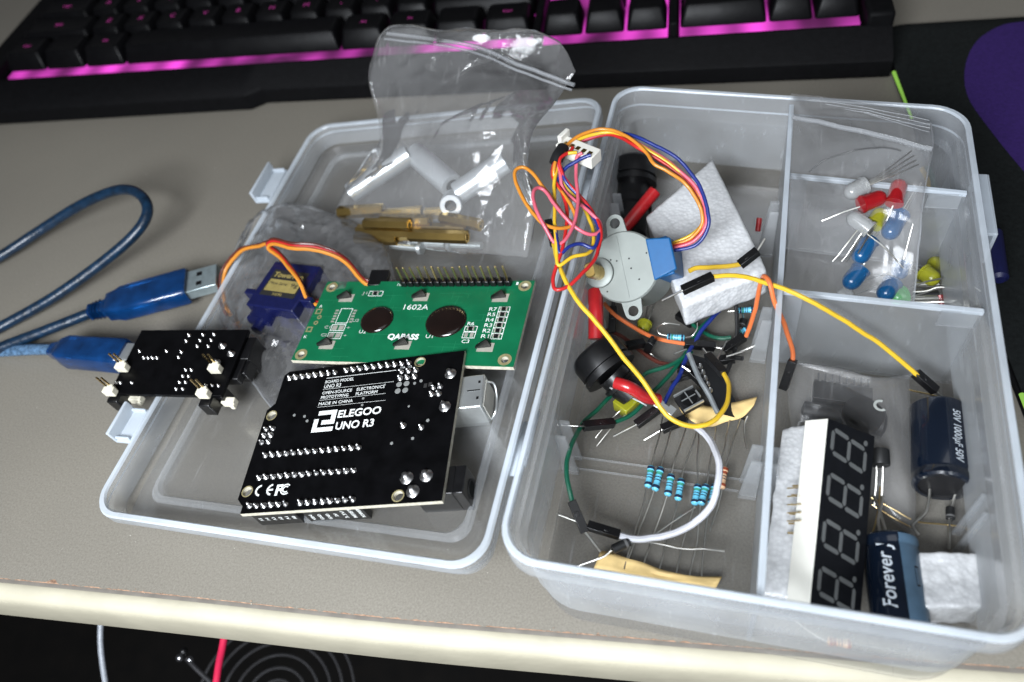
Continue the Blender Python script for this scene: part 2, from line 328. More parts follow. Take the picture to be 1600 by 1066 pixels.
C = sc.collection
def mkmesh(name, g, mats, M=None, smoothang=40):
    inv = M.inverted() if M is not None else None
    vs = [((inv @ p) if inv else p) * S for p in g.v]
    me = bpy.data.meshes.new(name); me.from_pydata([tuple(p) for p in vs], [], g.f)
    for m in (mats if isinstance(mats, (list, tuple)) else [mats]): me.materials.append(m)
    me.polygons.foreach_set('material_index', g.m); me.update()
    bm = bmesh.new(); bm.from_mesh(me); bmesh.ops.recalc_face_normals(bm, faces=bm.faces); bm.to_mesh(me); bm.free()
    me.polygons.foreach_set('use_smooth', [True] * len(me.polygons)); me.set_sharp_from_angle(angle=math.radians(smoothang)); return me
def bevel(o, wd):
    b = o.modifiers.new('bevel', 'BEVEL'); b.width = wd * S; b.segments = 2; b.limit_method = 'ANGLE'; b.angle_limit = math.radians(40)
def setM(o, M):
    m = M.copy(); m.translation = M.translation * S; o.matrix_world = m
def props(o, label, cat, group=None, kind=None):
    if label: o['label'] = label
    if cat: o['category'] = cat
    if group: o['group'] = group
    if kind: o['kind'] = kind
FR = {}
def thing(name, label, cat, M, group=None):
    if not isinstance(M, Matrix): M = Matrix.Translation(V(M))
    o = bpy.data.objects.new(name, None); C.objects.link(o); o.empty_display_size = 0.005; setM(o, M); FR[o.name] = M
    props(o, label, cat, group); return o
def root(o):
    while o.parent: o = o.parent
    return o
def part(par, name, g, mats, world=False, bev=0, ang=40, label=None):
    M = FR[root(par).name] if world else None
    o = bpy.data.objects.new(name, mkmesh(name, g, mats, M, ang)); C.objects.link(o); o.parent = par
    if label: o['label'] = label
    if bev: bevel(o, bev)
    return o
def again(o, loc=None, M=None):        # another copy of a part, moved inside its thing (mm)
    c = o.copy(); C.objects.link(c); c.parent = o.parent
    if M is not None: m = M.copy(); m.translation = M.translation * S; c.matrix_local = m
    else: c.location = V(loc) * S
    return c
def solo(name, g, mats, label, cat, group=None, kind=None, bev=0, ang=40, base=None):
    b = V(base) if base is not None else V((sum(p.x for p in g.v) / len(g.v), sum(p.y for p in g.v) / len(g.v), min(p.z for p in g.v)))
    M = Matrix.Translation(b); o = bpy.data.objects.new(name, mkmesh(name, g, mats, M, ang)); C.objects.link(o); setM(o, M)
    FR[o.name] = M; props(o, label, cat, group, kind)
    if bev: bevel(o, bev)
    return o
def text(par, s, M, h, m, width=None, name='lettering', ext=0.03, shear=0.0, bold=0.0, align='LEFT'):
    cu = bpy.data.curves.new('t', 'FONT'); cu.body = s; cu.size = h * S / 0.7; cu.extrude = ext * S; cu.shear = shear; cu.offset = bold * S; cu.align_x = align; cu.resolution_u = 3
    o = bpy.data.objects.new('t', cu); C.objects.link(o); bpy.context.view_layer.update()
    me = bpy.data.meshes.new_from_object(o.evaluated_get(bpy.context.evaluated_depsgraph_get())); bpy.data.objects.remove(o)
    if width:
        xs = [v.co.x for v in me.vertices]; k = width * S / max(1e-6, max(xs) - min(xs)); x0 = min(xs) if align == 'LEFT' else 0
        for v in me.vertices: v.co.x = (v.co.x - x0) * k
    me.materials.clear(); me.materials.append(m); me.name = name
    q = bpy.data.objects.new(name, me); C.objects.link(q); q.parent = par; mm = M.copy(); mm.translation = M.translation * S; q.matrix_local = mm; return q
T = Matrix.Translation
def RZ(d): return Matrix.Rotation(math.radians(d), 4, 'Z')

# ================================================================== the setting: floor, desk
g = G(); g.box((150, 100, -700), (6000, 6000, 20)); solo('floor', g, M_floor, 'dark floor far below the desk edge', None, kind='structure')
ed = [(-520, -72), (-300, -49), (-150, -34), (-27.7, -21.9), (40, -15.4), (105, -9.5), (160, -3.4), (211, 2.4), (270, 9.4), (400, 26), (800, 80)]
edge = smooth([V((x, y, 0)) for x, y in ed], 14)
dt = thing('desk', 'grey speckled laminate desk with a worn cream trimmed front edge', 'desk', (100, 0, 0)); dt['kind'] = 'structure'
def chip(x): return 0.35 * noise.noise(V((x * 0.5, 3, 0))) + 0.25 * noise.noise(V((x * 2.1, 8, 0)))
edgef = []
for i in range(len(edge) - 1):
    n_ = max(1, int((edge[i + 1] - edge[i]).length / 0.8)) if -60 < edge[i].x < 330 else 2
    for k in range(n_): edgef.append(edge[i].lerp(edge[i + 1], k / n_))
edgef.append(edge[-1])
g = G(); top = [V((p.x, p.y + chip(p.x) - (1.4 if False else 0), 0)) for p in edgef]
for i, p in enumerate(top):                        # the one deep chip in the laminate
    d = abs(p.x - at(80, 910).x)
    if d < 2.2: p.y += (2.2 - d) * 0.7
far = [V((p.x, 900, 0)) for p in edgef]
g.grid([[V((p.x, p.y, -1.0)) for p in top], top, far], 0); part(dt, 'laminate_top', g, M_desk, True, ang=30)
g = G(); g.grid([[V((p.x, p.y - 0.35 - 0.15 * noise.noise(V((p.x, 0, 5))), -1.2)) for p in edgef], [V((p.x, p.y + 0.0 + 0.2 * chip(p.x), -0.25)) for p in edgef], [V((p.x, p.y + 2.5, -0.3)) for p in edgef]])
part(dt, 'chipboard_line', g, M_core, True)
def off(d, z): return [V((p.x + 0.1 * d, p.y - d, z)) for p in edgef]
g = G(); g.grid([off(-0.6, -0.9), off(0.2, -0.55), off(1.5, -0.6)]); part(dt, 'laminate_edge', g, M_strip, True)
g = G(); g.grid([off(d, z) for d, z in ((1.3, -1.2), (1.35, -0.6), (1.7, -0.45), (3.0, -0.55), (4.6, -1.0), (5.8, -1.9), (6.4, -3.0), (6.7, -4.6), (6.7, -7), (6.4, -20), (5.6, -22), (-5, -22))]); part(dt, 'edge_trim', g, M_trim, True, ang=60)
g = G()
for k in range(60):                                # crumbs along the worn edge
    x = random.uniform(-30, 205); i = min(range(len(edgef)), key=lambda j: abs(edgef[j].x - x)); r = random.uniform(0.12, 0.35)
    c = edgef[i] + V((random.uniform(-.4, .4), random.uniform(-0.6, 0.7), 0.0)); g.add([c + V((random.uniform(-r, r), random.uniform(-r, r), random.uniform(0, r))) for _ in range(4)], [(0, 1, 2), (0, 1, 3), (1, 2, 3), (0, 2, 3)], random.choice((0, 0, 1)))
part(dt, 'splinters', g, [M_core, M_pcbe], True); dt.children[-1]['kind'] = 'stuff'

g = G()
for k in range(170):
    x, y = (random.uniform(-120, 330), random.uniform(-8, 230)) if k % 3 else (random.uniform(-20, 200), random.uniform(-14, 30)); r = random.uniform(0.07, 0.28)
    if y < -14 + (x + 60) * 0.1: continue
    g.add([V((x, y, 0)) + V((random.uniform(-r, r), random.uniform(-r, r), random.uniform(0, r))) for _ in range(4)], [(0, 1, 2), (0, 1, 3), (1, 2, 3), (0, 2, 3)])
solo('dust', g, mat('dust_specks', (.6, .58, .52), .9), 'pale dust and crumbs scattered over the desk', 'dust', kind='stuff')
# ---- things under the desk edge
cz = -150; cc = at(432, 1092, cz)
t = thing('fan_guard', 'round chrome wire fan guard of concentric rings on the dark floor below the desk', 'fan guard', cc)
view = (CAM - cc).normalized()
tilt = Matrix.Rotation(math.radians(38), 4, (CAM - cc).cross(V((0, 0, 1))).normalized())
px2mm = (CAM - cc).length / F
ax = (view * 0.75 + V((0, 0, 0.6))).normalized(); ux = RW.transposed() @ V((1, 0, 0)); ux = (ux - ax * ux.dot(ax)).normalized(); uy = ax.cross(ux)
for k, rp in enumerate((24, 40, 57, 74, 90, 106)):
    g = G(); g.tube([cc + (ux * math.cos(a * math.pi / 24) + uy * math.sin(a * math.pi / 24)) * rp * px2mm for a in range(48)], 1.9 * px2mm, 8, sub=0, closed=True); part(t, 'ring', g, M_chrome, True)
for a in (250, 290):
    d = ux * math.cos(math.radians(a)) + uy * math.sin(math.radians(a)); g = G(); g.tube([cc + d * 10 * px2mm - ax * .8, cc + d * 118 * px2mm - ax * .8], 1.3 * px2mm, 8, sub=0); part(t, 'spoke', g, M_chrome, True)
g = G(); g.cyl(cc - ax * 2, cc + ax * 1.5, 12 * px2mm, 24); part(t, 'hub', g, M_chrome, True)
cz = -120
t = thing('metal_prong', 'shiny metal prong with two round tips below the desk', 'prong', at(300, 1040, cz))
g = G(); g.tube([at(292, 1030, cz), at(318, 1055, cz - 2), at(352, 1092, cz - 5)], 1.1, 10); part(t, 'shaft', g, M_chrome, True)
for q in ((281, 1028), (297, 1031), (287, 1018)):
    g = G(); c = at(*q, cz); g.lathe(c - V((0, 0, 1.7)), c + V((0, 0, 1.7)), [(1.7 - 1.7 * math.cos(a), 1.75 * math.sin(a)) for a in [math.pi * k / 8 for k in range(9)]], 14); part(t, 'tip', g, M_chrome if q[1] > 1020 else M_blk, True)
g = G(); g.tube([at(352, 985, -70), at(348, 1010, -75), at(341, 1045, -85), at(334, 1100, -95)], 1.5, 10); solo('red_cable', g, M_crim, 'thin crimson cable hanging below the desk', 'cable')
g = G(); g.tube([at(158, 960, -80), at(157, 1000, -85), at(160, 1035, -90), at(170, 1100, -100)], 1.2, 10); solo('grey_cable', g, mat('grey_insulation', (0.25, 0.27, 0.30), 0.35), 'thin grey cable hanging down near the left under the desk', 'cable')

# ================================================================== keyboard
KM = T(V((-191.4, 223.2, 0))) @ Matrix.Rotation(0.1076, 4, 'Z')
kb = thing('keyboard', 'black gaming keyboard with magenta backlight behind the plastic box', 'keyboard', KM)
g = G(); outline = [(-16, -20.5), (140, -19), (147, -14.5), (300, -15.5), (440, -19), (444, -14), (444, 140), (-16, 140)]
prof = [V((0, 0, 0))]
fr_ = [(-16, -20.5), (141, -18.6), (148, -13.8), (300, -15.5), (441, -18.5)]
rows = []
for (dy, z) in ((1.0, 0.8), (0, 2.0), (0.2, 9.0), (1.6, 10.6), (None, 17.5), ('b', 17.6)):
    r = []
    for x, y in fr_: r.append(V((x, (y + dy) if isinstance(dy, (int, float)) else (-4.5 if dy is None else -3.2), z)))
    rows.append(r)
rows.append([V((x, -3.0, 14.0)) for x, y in fr_]); rows.append([V((x, 150, 16.0)) for x, y in fr_]); rows.append([V((x, 150, 1.0)) for x, y in fr_])
g.grid(rows); b = len(g.v)
for k in (0, 4): g.add([rows[i][k] for i in range(len(rows))], [tuple(range(len(rows)))])
part(kb, 'case', g, M_kb, bev=0.5, ang=25)
for q_ in ((-10, 12, 8), (436.0, 11, 9)):
    g = G(); g.box((q_[0], 70, 19), (q_[1], 150, q_[2])); part(kb, 'side_rail', g, M_kb, bev=1.5)
g = G()
U_ = 19.05
for x0, x1 in ((0.0, 15.0), (15.25, 18.25), (18.5, 22.5)):
    g.box(((x0 + x1) / 2 * U_, 45, 17.3), ((x1 - x0) * U_ - 0.4, 95.5, 1.0))
part(kb, 'backlight_plate', g, M_mag)
for xc in (15.125, 18.375):
    g = G(); g.box((xc * U_, 45, 20), (0.25 * U_ - 1.2, 96, 8)); part(kb, 'cluster_bridge', g, M_kb, bev=0.8)
def keycap(x, y, wu, hu, leg=None):
    w_, h_ = wu * U_ - 1.1, hu * U_ - 1.1; cx = (x + wu / 2) * U_; cyy = (y + hu / 2) * U_
    g = G(); R_ = []
    for (sx, sy, dy, z, r) in ((0, 0, 0, 19.2, 1.4), (0.15, 0.15, 0, 20.6, 1.4), (1.6, 2.2, 0.9, 27.2, 1.8), (2.3, 2.9, 0.9, 27.9, 1.6), (4.0, 4.2, 0.9, 27.5, 1.2)):
        a, b = w_ / 2 - sx, h_ / 2 - sy
        R_.append(rq([(cx - a, cyy - b + dy), (cx + a, cyy - b + dy), (cx + a, cyy + b + dy), (cx - a, cyy + b + dy)], 0, r, z, 3))
    g.shell(R_); k = part(kb, 'keycap', g, M_key, ang=50)
    if leg:
        q = text(k, leg, T(V((cx, cyy + 0.2, 27.62))), 3.0 if len(leg) == 1 else 1.9, M_leg, name='key_legend', align='CENTER', ext=0.02)
rowsK = [
 [(0, 1.25, 'Ctrl'), (1.25, 1.25, None), (2.5, 1.25, 'Alt'), (3.75, 6.25, None), (10, 1.25, 'Alt'), (11.25, 1.25, 'Fn'), (12.5, 1.25, None), (13.75, 1.25, 'Ctrl')],
 [(0, 2.25, 'Shift')] + [(2.25 + i, 1, c) for i, c in enumerate('ZXCVBNM,./')] + [(12.25, 2.75, 'Shift')],
 [(0, 1.75, 'Caps')] + [(1.75 + i, 1, c) for i, c in enumerate("ASDFGHJKL;'")] + [(12.75, 2.25, None)],
 [(0, 1.5, 'Tab')] + [(1.5 + i, 1, c) for i, c in enumerate('QWERTYUIOP[]')] + [(13.5, 1.5, None)],
 [(i, 1, c) for i, c in enumerate('`12345')],
]
for r, row in enumerate(rowsK):
    for x, wd, leg in row: keycap(x, r, wd, 1, leg)
for i in range(3): keycap(15.25 + i, 0, 1, 1)
keycap(16.25, 1, 1, 1)
keycap(18.5, 0, 2, 1); keycap(20.5, 0, 1, 1); keycap(21.5, 0, 1, 2)
for i in range(3): keycap(18.5 + i, 1, 1, 1)

# ================================================================== mouse pad
a1, a2, a3, a4 = at(1378, 60, 3), at(1403, 155, 3), at(1600, 620, 3), at(1400, 38, 3)
pdir = (a3 - a1).normalized()
PA = [V((246.0, 287.0, 0)), V((700, 330, 0)), V((700, -60, 0)), V((312, -60, 0))]
q4 = [(a2.x + (a2 - a3).normalized().x * -170, -10), (620, -10), (620, 318), (a1.x - 3.2, 289.5)]
q4 = [(287, 62), (620, 62), (640, 330), (245.5, 288.0)]
g = G(); g.shell([rq(q4, 0, 12, 0.1, 8), rq(q4, 0, 12, 2.8, 8), rq(q4, 0.5, 11.5, 3.1, 8), rq(q4, 6, 9, 3.1, 8)])
t = thing('mouse_pad', 'black mouse pad with purple print and a green glowing edge', 'mouse pad', (400, 200, 0)); part(t, 'pad', g, M_padm, True)
pp = [at(1600, 34, 3.2), at(1560, 42, 3.2), at(1525, 66, 3.2), at(1508, 105, 3.2), at(1512, 150, 3.2), at(1545, 200, 3.2), at(1600, 268, 3.2), at(1700, 380, 3.2), at(1900, 380, 3.2), at(1900, 60, 3.2), at(1750, 20, 3.2)]
pp = smooth(pp, 6, True)
g = G(); g.prism([(p.x, p.y) for p in pp], 3.12, 3.3); part(t, 'purple_print', g, M_purp, True)
lp = [V((p.x, p.y, 1.6)) for p in rq(q4, -0.6, 12, 1.6, 8)]
g = G(); g.tube(lp, 1.0, 8, sub=0, closed=True); part(t, 'edge_tube', g, M_kb, True)
g = G(); e0 = V((245.5, 288.0, 2.2)); e1 = V((287, 62, 2.2)); d = (e1 - e0).normalized()
lo = V((d.y, -d.x, 0))
lo = lo if lo.x < 0 else -lo
g.tube([e0 + d * 34 + lo * 0.9, e0 + d * 66 + lo * 0.9], lambda k: 0.5 + 0.3 * (1 - k), 8, sub=0); part(t, 'light_strip', g, M_grnglow, True)
g = G(); g.tube([V((281.2, 92, 2.4)), V((283.4, 80, 2.4)), V((286, 66, 2.4))], .8, 8, sub=0); part(t, 'light_strip', g, M_grnglow, True)

# ================================================================== lid (tray lying open on the left)
LM = frame((0.01159853, -0.12209675, 0), (0, 0, 10.2511)) @ T(V((0, 0, -10)))     # z = 0 floor, z = 10 rim
LID = thing('box_lid', 'open frosted clear plastic lid lying rim up on the desk, left of the box', 'lid', LM)
LQ = [uv(LM, 135.5, 802.6, 10), uv(LM, 753, 895, 10), uv(LM, 945, 148.5, 10), uv(LM, 490, 195, 10)]
rg = [(3.2, -1.0, 7), (2.2, -0.3, 8), (1.6, 4.5, 9), (0.2, 5.0, 10), (0, 5.6, 10), (0, 9.3, 10), (0.5, 10, 9.6), (1.8, 10, 9), (2.3, 9.3, 8.5), (3.0, 5.5, 8), (3.8, 1.2, 7.5), (5.4, 0.25, 7), (10.5, 0.2, 6), (11.4, 1.3, 6), (12.6, 1.35, 6), (13.4, 0.3, 6), (17, 0.2, 6)]
g = G(); g.shell([rq(LQ, i, r, z, 8) for i, z, r in rg], [0, 2, 2, 1, 2, 1, 1, 1, 2, 2, 0, 0, 2, 2, 2, 0])
part(LID, 'tray', g, [M_frostl, M_rim, M_wall], ang=35)
for (a, b) in (((452, 262), (412, 312)), ((262, 640), (206, 690))):     # latch tabs on the outer long side
    x0, y0 = uv(LM, *a, 11); x1, y1 = uv(LM, *b, 11)
    ya, yb = min(y0, y1), max(y0, y1); xe = (LQ[0][0] + LQ[3][0]) / 2
    g = G(); g.box((xe - 3.2, (ya + yb) / 2, 9.5), (7.2, yb - ya, 1.4)); g.box((xe - 6.4, (ya + yb) / 2, 12.0), (1.3, yb - ya, 6.0)); g.box((xe - 3.2, ya + 1, 10.6), (6.4, 1.0, 2)); g.box((xe - 3.2, yb - 1, 10.6), (6.4, 1.0, 2))
    part(LID, 'latch', g, M_rim, bev=0.35)

# ================================================================== compartment box
RZc = 41.0
BQ = [at(768, 873, RZc), at(1646, 1018, RZc), at(1514.6, 166.3, RZc), at(962, 131.6, RZc)]; BQ = [(p.x, p.y) for p in BQ]
BOX = thing('compartment_box', 'frosted clear plastic compartment box full of electronic parts', 'storage box', (205, 95, 0))
rg = [(5.0, 0.02, 14), (4.4, 0.7, 14.5), (4.0, 10, 14), (3.7, 30, 13), (1.8, 32, 12), (0.2, 32.4, 11), (0, 33, 11), (0, 40.2, 11), (0.4, 41, 10.6), (1.5, 41, 9.8), (2.0, 40.4, 9.4), (2.5, 35.4, 9), (3.5, 35, 8.6), (3.6, 30, 8.4), (4.4, 10, 8), (5.4, 2.8, 7), (7.4, 1.7, 6)]
BQ2 = [(BQ[0][0] + 1.0, BQ[0][1] - 3.0), (BQ[1][0], BQ[1][1] - 3.0), BQ[2], BQ[3]]
g = G(); g.shell([rq(BQ2 if k_ < 4 else BQ, i, r, z, 8) for k_, (i, z, r) in enumerate(rg)], [0, 0, 2, 2, 2, 1, 2, 1, 1, 1, 2, 2, 2, 2, 0, 0])
part(BOX, 'tray', g, [M_frost, M_rim, M_wall], True, ang=35)
DX = 207.1
yF, yB = (BQ[0][1] + BQ[1][1]) / 2, (BQ[2][1] + BQ[3][1]) / 2 + 0.3
def plate(a, b, z0, z1, th, tt=None):
    a, b = V((a[0], a[1], 0)), V((b[0], b[1], 0)); d = (b - a).normalized(); n_ = V((-d.y, d.x, 0)); g = G(); tt = tt or th
    ring = lambda z, k: [a + n_ * k + V((0, 0, z)), b + n_ * k + V((0, 0, z)), b - n_ * k + V((0, 0, z)), a - n_ * k + V((0, 0, z))]
    g.shell([ring(z0, th / 2), ring(z1 - 1.6, th / 2), ring(z1 - 1.4, tt / 2), ring(z1, tt / 2)], [0, 0, 1]); return g
part(BOX, 'long_divider', plate((DX, yF + 3.4), (DX + 0.4, yB - 2.4), 1.8, 38.5, 1.0, 1.7), [M_div, M_rim], True, bev=0.15)
xr = lambda y: BQ[1][0] + (BQ[2][0] - BQ[1][0]) * (y - BQ[1][1]) / (BQ[2][1] - BQ[1][1])
ND = [at(1219, 453, 37.5), at(1553, 487, 37.5)]; FD = [at(1232, 272, 37), at(1525, 301, 37)]
for (A, B), zt in ((ND, 37.6), (FD, 37.0)):
    yA, yB_ = A.y, B.y; o_ = part(BOX, 'cross_divider', plate((DX + 1.0, yA), (xr(yB_) - 2.8, yB_), 1.8, zt, 1.0, 1.5), [M_div, M_rim], True, bev=0.15)
    g = G(); n_ = (B - A).normalized(); xe = xr(yB_) - 9.5; g.prism([(xe - 4, yB_ - .9), (xe + 5.5, yB_ - .9), (xe + 5.5, yB_ - .55), (xe - 4, yB_ - .55)], 30.5, zt - 0.6); part(o_, 'end_tab', g, M_div, True)
    g = G(); g.prism([(DX + 2, yA - .9), (DX + 7, yA - .9), (DX + 7, yA - .55), (DX + 2, yA - .55)], 2.5, zt - 1.6)
    part(o_, 'end_tab', g, M_div, True)
def guide(y, side, x, zt=24, w5=5.2):           # slotted guide pair for a cross divider
    g = G(); s_ = side
    for dy in (-2.6, 2.6):
        g.add([V((x, y + dy - .55, 2)), V((x + s_ * w5, y + dy - .55, 2)), V((x + s_ * w5 * .6, y + dy - .55, zt)), V((x, y + dy - .55, zt)), V((x, y + dy + .55, 2)), V((x + s_ * w5, y + dy + .55, 2)), V((x + s_ * w5 * .6, y + dy + .55, zt)), V((x, y + dy + .55, zt))],
              [(0, 1, 2, 3), (7, 6, 5, 4), (0, 4, 5, 1), (1, 5, 6, 2), (2, 6, 7, 3), (3, 7, 4, 0)])
    part(BOX, 'divider_guide', g, M_div, True, bev=0.25)
xl = lambda y: BQ[0][0] + (BQ[3][0] - BQ[0][0]) * (y - BQ[0][1]) / (BQ[3][1] - BQ[0][1])
for y in (47, 97, 145):
    guide(y, 1, xl(y) + 4.6); guide(y, -1, DX - 0.6); 
guide(47, 1, DX + 0.6); guide(40, -1, xr(40) - 3.9, 26, 2.2)
g = G(); g.box((175, 46.2, 1.95), (56, 0.7, 0.5)); g.box((175, 50.2, 1.95), (56, 0.7, 0.5)); part(BOX, 'floor_rib', g, M_div, True, bev=0.15)
for q0, q1 in (((1546, 276), (1546, 368)),):
    a, b = at(1543, 278, 33), at(1560, 372, 33); xx = max(a.x, b.x)
    y0, y1 = min(a.y, b.y), max(a.y, b.y); xe = xr((y0 + y1) / 2)
    g = G(); g.box((xe + 2.4, (y0 + y1) / 2, 34), (4.6, y1 - y0, 1.2)); g.box((xe + 4.6, (y0 + y1) / 2, 28), (1.1, y1 - y0, 13)); g.box((xe + 2.6, y1 - 1, 31), (4.4, 1, 6)); part(BOX, 'latch', g, M_rim, True, bev=0.3)
for y in (38, 150):                     # living hinge strips joining lid and box
    g = G(); xa = xl(y); p0 = LM @ V((uv(LM, 760, 840, 9)[0] + 0.5, y, 8.2)); x0_ = LM @ V(((LQ[1][0] + LQ[2][0]) / 2 - 0.4, y, 7.5))
    g.grid([[V((x0_.x, y - 9, x0_.z)), V((x0_.x, y + 9, x0_.z))], [V(((x0_.x + xa) / 2, y - 9, x0_.z + 1)), V(((x0_.x + xa) / 2, y + 9, x0_.z + 1))], [V((xa + 0.2, y - 9, 33.2)), V((xa + 0.2, y + 9, 33.2))]]); h = part(BOX, 'hinge_strip', g, M_rim, True); so = h.modifiers.new('s', 'SOLIDIFY'); so.thickness = 0.0006

# ================================================================== controller board lying face down in the lid
UM = frame((-0.01074911674, -0.14469690, 0.15913853), (56.93821782, 7.06818472, 17.31607166))
ub = thing('controller_board', 'black microcontroller board lying face down in the lid, white writing on its back', 'circuit board', UM)
H = []
out = [(1.5, 0), (66.04 - 0.01, 0), (66.04, 53.34)]
pol = [(0, 0), (66.04, 0), (66.04, 53.34), (1.524, 53.34), (0, 51.816), (0, 40.386), (-2.54, 37.846), (-2.54, 5.08), (0, 2.54)]
def holed(name, par, pol, holes, z0, z1, mats):
    bm = bmesh.new(); vs = [bm.verts.new((p[0] * S, p[1] * S, z1 * S)) for p in pol]; es = [bm.edges.new((vs[i], vs[(i + 1) % len(vs)])) for i in range(len(vs))]
    for (x, y, r) in holes:
        hv = [bm.verts.new(((x + r * math.cos(2 * math.pi * k / 20)) * S, (y + r * math.sin(2 * math.pi * k / 20)) * S, z1 * S)) for k in range(20)]
        es += [bm.edges.new((hv[i], hv[(i + 1) % 20])) for i in range(20)]
    bmesh.ops.triangle_fill(bm, use_beauty=True, edges=es)
    for f in bm.faces:
        if f.normal.z < 0: f.normal_flip()
        f.material_index = 0
    r_ = bmesh.ops.extrude_face_region(bm, geom=list(bm.faces)); nv = [e for e in r_['geom'] if isinstance(e, bmesh.types.BMVert)]
    for v in nv: v.co.z = z0 * S
    bm.normal_update()
    for f in bm.faces:
        if abs(f.normal.z) < 0.5: f.material_index = 1
    bmesh.ops.recalc_face_normals(bm, faces=bm.faces)
    me = bpy.data.meshes.new(name); bm.to_mesh(me); bm.free()
    for m in mats: me.materials.append(m)
    o = bpy.data.objects.new(name, me); C.objects.link(o); o.parent = par; return o
UH = [(52.07, 2.54), (50.8, 50.8), (0, 7.62), (0, 35.56)]
UH = [(66.04 - 13.97, 2.54), (66.04 - 15.24, 50.8), (66.04 - 66.04, 7.62), (66.04 - 66.04, 35.56)]
holed('circuit_board', ub, pol, [(x, y, 1.6) for x, y in UH], -1.6, 0, [M_pcb, M_pcbe])
for x, y in UH:
    g = G(); a = [V((x + r * math.cos(2 * math.pi * k / 24), y + r * math.sin(2 * math.pi * k / 24), z)) for (r, z) in ((1.62, -1.5), (1.62, 0.04), (1.95, 0.04), (1.95, 0.005)) for k in range(24)]
    g.shell([a[24 * i:24 * i + 24] for i in range(4)]); g.f = g.f[:-2]; g.m = g.m[:-2]; part(ub, 'mounting_ring', g, M_gold)
def joint(par, x, y, r=1.05, h=1.5, tilt=(-0.35, 0.5)):
    g = G(); P = V((0, 0, 0)); g.lathe(P, P + V((0, 0, 1)), [(0.0, r), (0.18, r * 0.95), (0.45, r * 0.62), (h * 0.7, r * 0.42), (h, r * 0.34), (h + 0.12, r * 0.15)], 12)
    for v in g.v:
        if v.z > 0.3: v.x += tilt[0] * (v.z - 0.3) * 0.5; v.y += tilt[1] * (v.z - 0.3) * 0.5
    o = part(par, 'solder_joint', g, M_sold, ang=70); o.location = V((x, y, 0.0)) * S; return o
J0 = joint(ub, 2.54, 2.54)
spots = [(2.54 + 2.54 * i, 2.3) for i in range(1, 6)] + [(20.2 + 2.5 * i, 2.3) for i in range(8)] + [(2.6 + 2.54 * i, 20.1) for i in range(14)] + [(2.8 + 2.53 * i, 12.1) for i in range(14)] \
    + [(2.4 + 2.5 * i, 50.4) for i in range(8)] + [(24.0 + 2.54 * i, 50.9) for i in range(10)] + [(-0.4 + 2.54 * i, 30.2 - 2.54 * j) for i in range(2) for j in range(3)] + [(44.8 + 2.54 * i, 47.5 - 2.5 * j) for i in range(3) for j in range(2)] + [(57.2, 39.8), (59.5, 39.9), (57, 37.3), (59.4, 37.2)]
for x, y in spots:
    c = again(J0, (x, y, 0)); c.rotation_euler = (random.uniform(-.12, .12), random.uniform(-.12, .12), random.uniform(-.4, .4)); s_ = random.uniform(0.86, 1.05); c.scale = (s_, s_, random.uniform(0.8, 1.1))
for (x, y, k) in ((62.3, 44.6, 1.9), (62.2, 32.2, 1.9), (49.27, 26.6, 1.1), (53.8, 8.2, 2.0), (59.9, 8.5, 2.0), (56.5, 3.7, 2.0), (55.5, 25.3, 1.0)):
    c = again(J0, (x, y, 0)); c.scale = (k, k, 0.9 if k > 1.5 else 0.9)
g = G(); g.cyl((0, 0, 0), (0, 0, 0.05), 1.0, 16); pd = part(ub, 'test_pad', g, mat('tin_pad', (0.33, 0.34, 0.33), 0.45, 0.4)); pd.location = V((44.9, 42.6, 0)) * S
for x, y in ((47.5, 42.6), (44.9, 40.0), (47.5, 40.0)): again(pd, (x, y, 0))
for x, y, k in ((52.5, 43, .55), (50.4, 42.3, .5), (53.34, 21.6, .5), (46.6, 20.5, .5), (38.9, 32.2, .45), (33, 38.6, .45), (33.2, 36, .45), (8.84, 34.7, .5), (12.9, 33.8, .5), (14.4, 31.9, .5), (57.3, 27.6, .55), (39.7, 43.1, .4), (49.9, 33.6, .4)):
    c = again(pd, (x, y, 0)); c.scale = (k, k, 3 if k > .45 else 1)
g = G(); g.box((54.3, 41, .03), (1.1, 1.5, .06)); g.box((55.9, 41.3, .03), (1.1, 1.5, .06)); part(ub, 'solder_pad', g, M_sold)
def utext(s, x, y, h, wd, m=M_silk, b=0.0): return text(ub, s, T(V((x, y, 0.035))), h, m, wd, bold=b)
utext('BOARD MODEL', 17.2, 46.4, 1.15, 10.6); utext('UNO R3', 17.2, 44.4, 1.45, 6.2)
utext('OPEN-SOURCE', 17.2, 41.9, 1.15, 10.9); utext('PROTOTYPING', 17.2, 40.1, 1.15, 10.0); utext('ELECTRONICS', 29.9, 41.9, 1.15, 9.9); utext('PLATFORM', 29.9, 40.1, 1.15, 7.7)
utext('MADE IN CHINA', 17.0, 37.6, 1.15, 12.4)
utext('ELEGOO', 25.3, 32.0, 2.75, 15.2, b=0.09); utext('UNO R3', 25.5, 27.5, 2.75, 13.4, b=0.09)
utext('SDA', 44.2, 49.0, .7, 1.6); utext('SCL', 46.8, 49.0, .7, 1.6)
utext('F', 10.3, 5.6, 3.5, 2.2, b=0.16)
def ringtext(x, y, R0, R1, a0, a1, bars=()):
    g = G(); n_ = 20; a = [(math.radians(a0 + (a1 - a0) * k / n_)) for k in range(n_ + 1)]
    for i in range(n_): g.prism([(x + R0 * math.cos(a[i]), y + R0 * math.sin(a[i])), (x + R1 * math.cos(a[i]), y + R1 * math.sin(a[i])), (x + R1 * math.cos(a[i + 1]), y + R1 * math.sin(a[i + 1])), (x + R0 * math.cos(a[i + 1]), y + R0 * math.sin(a[i + 1]))], 0.0, 0.05)
    for bx in bars: g.box((x + bx[0], y + bx[1], 0.027), (bx[2], bx[3], 0.05))
    return part(ub, 'lettering', g, M_silk)
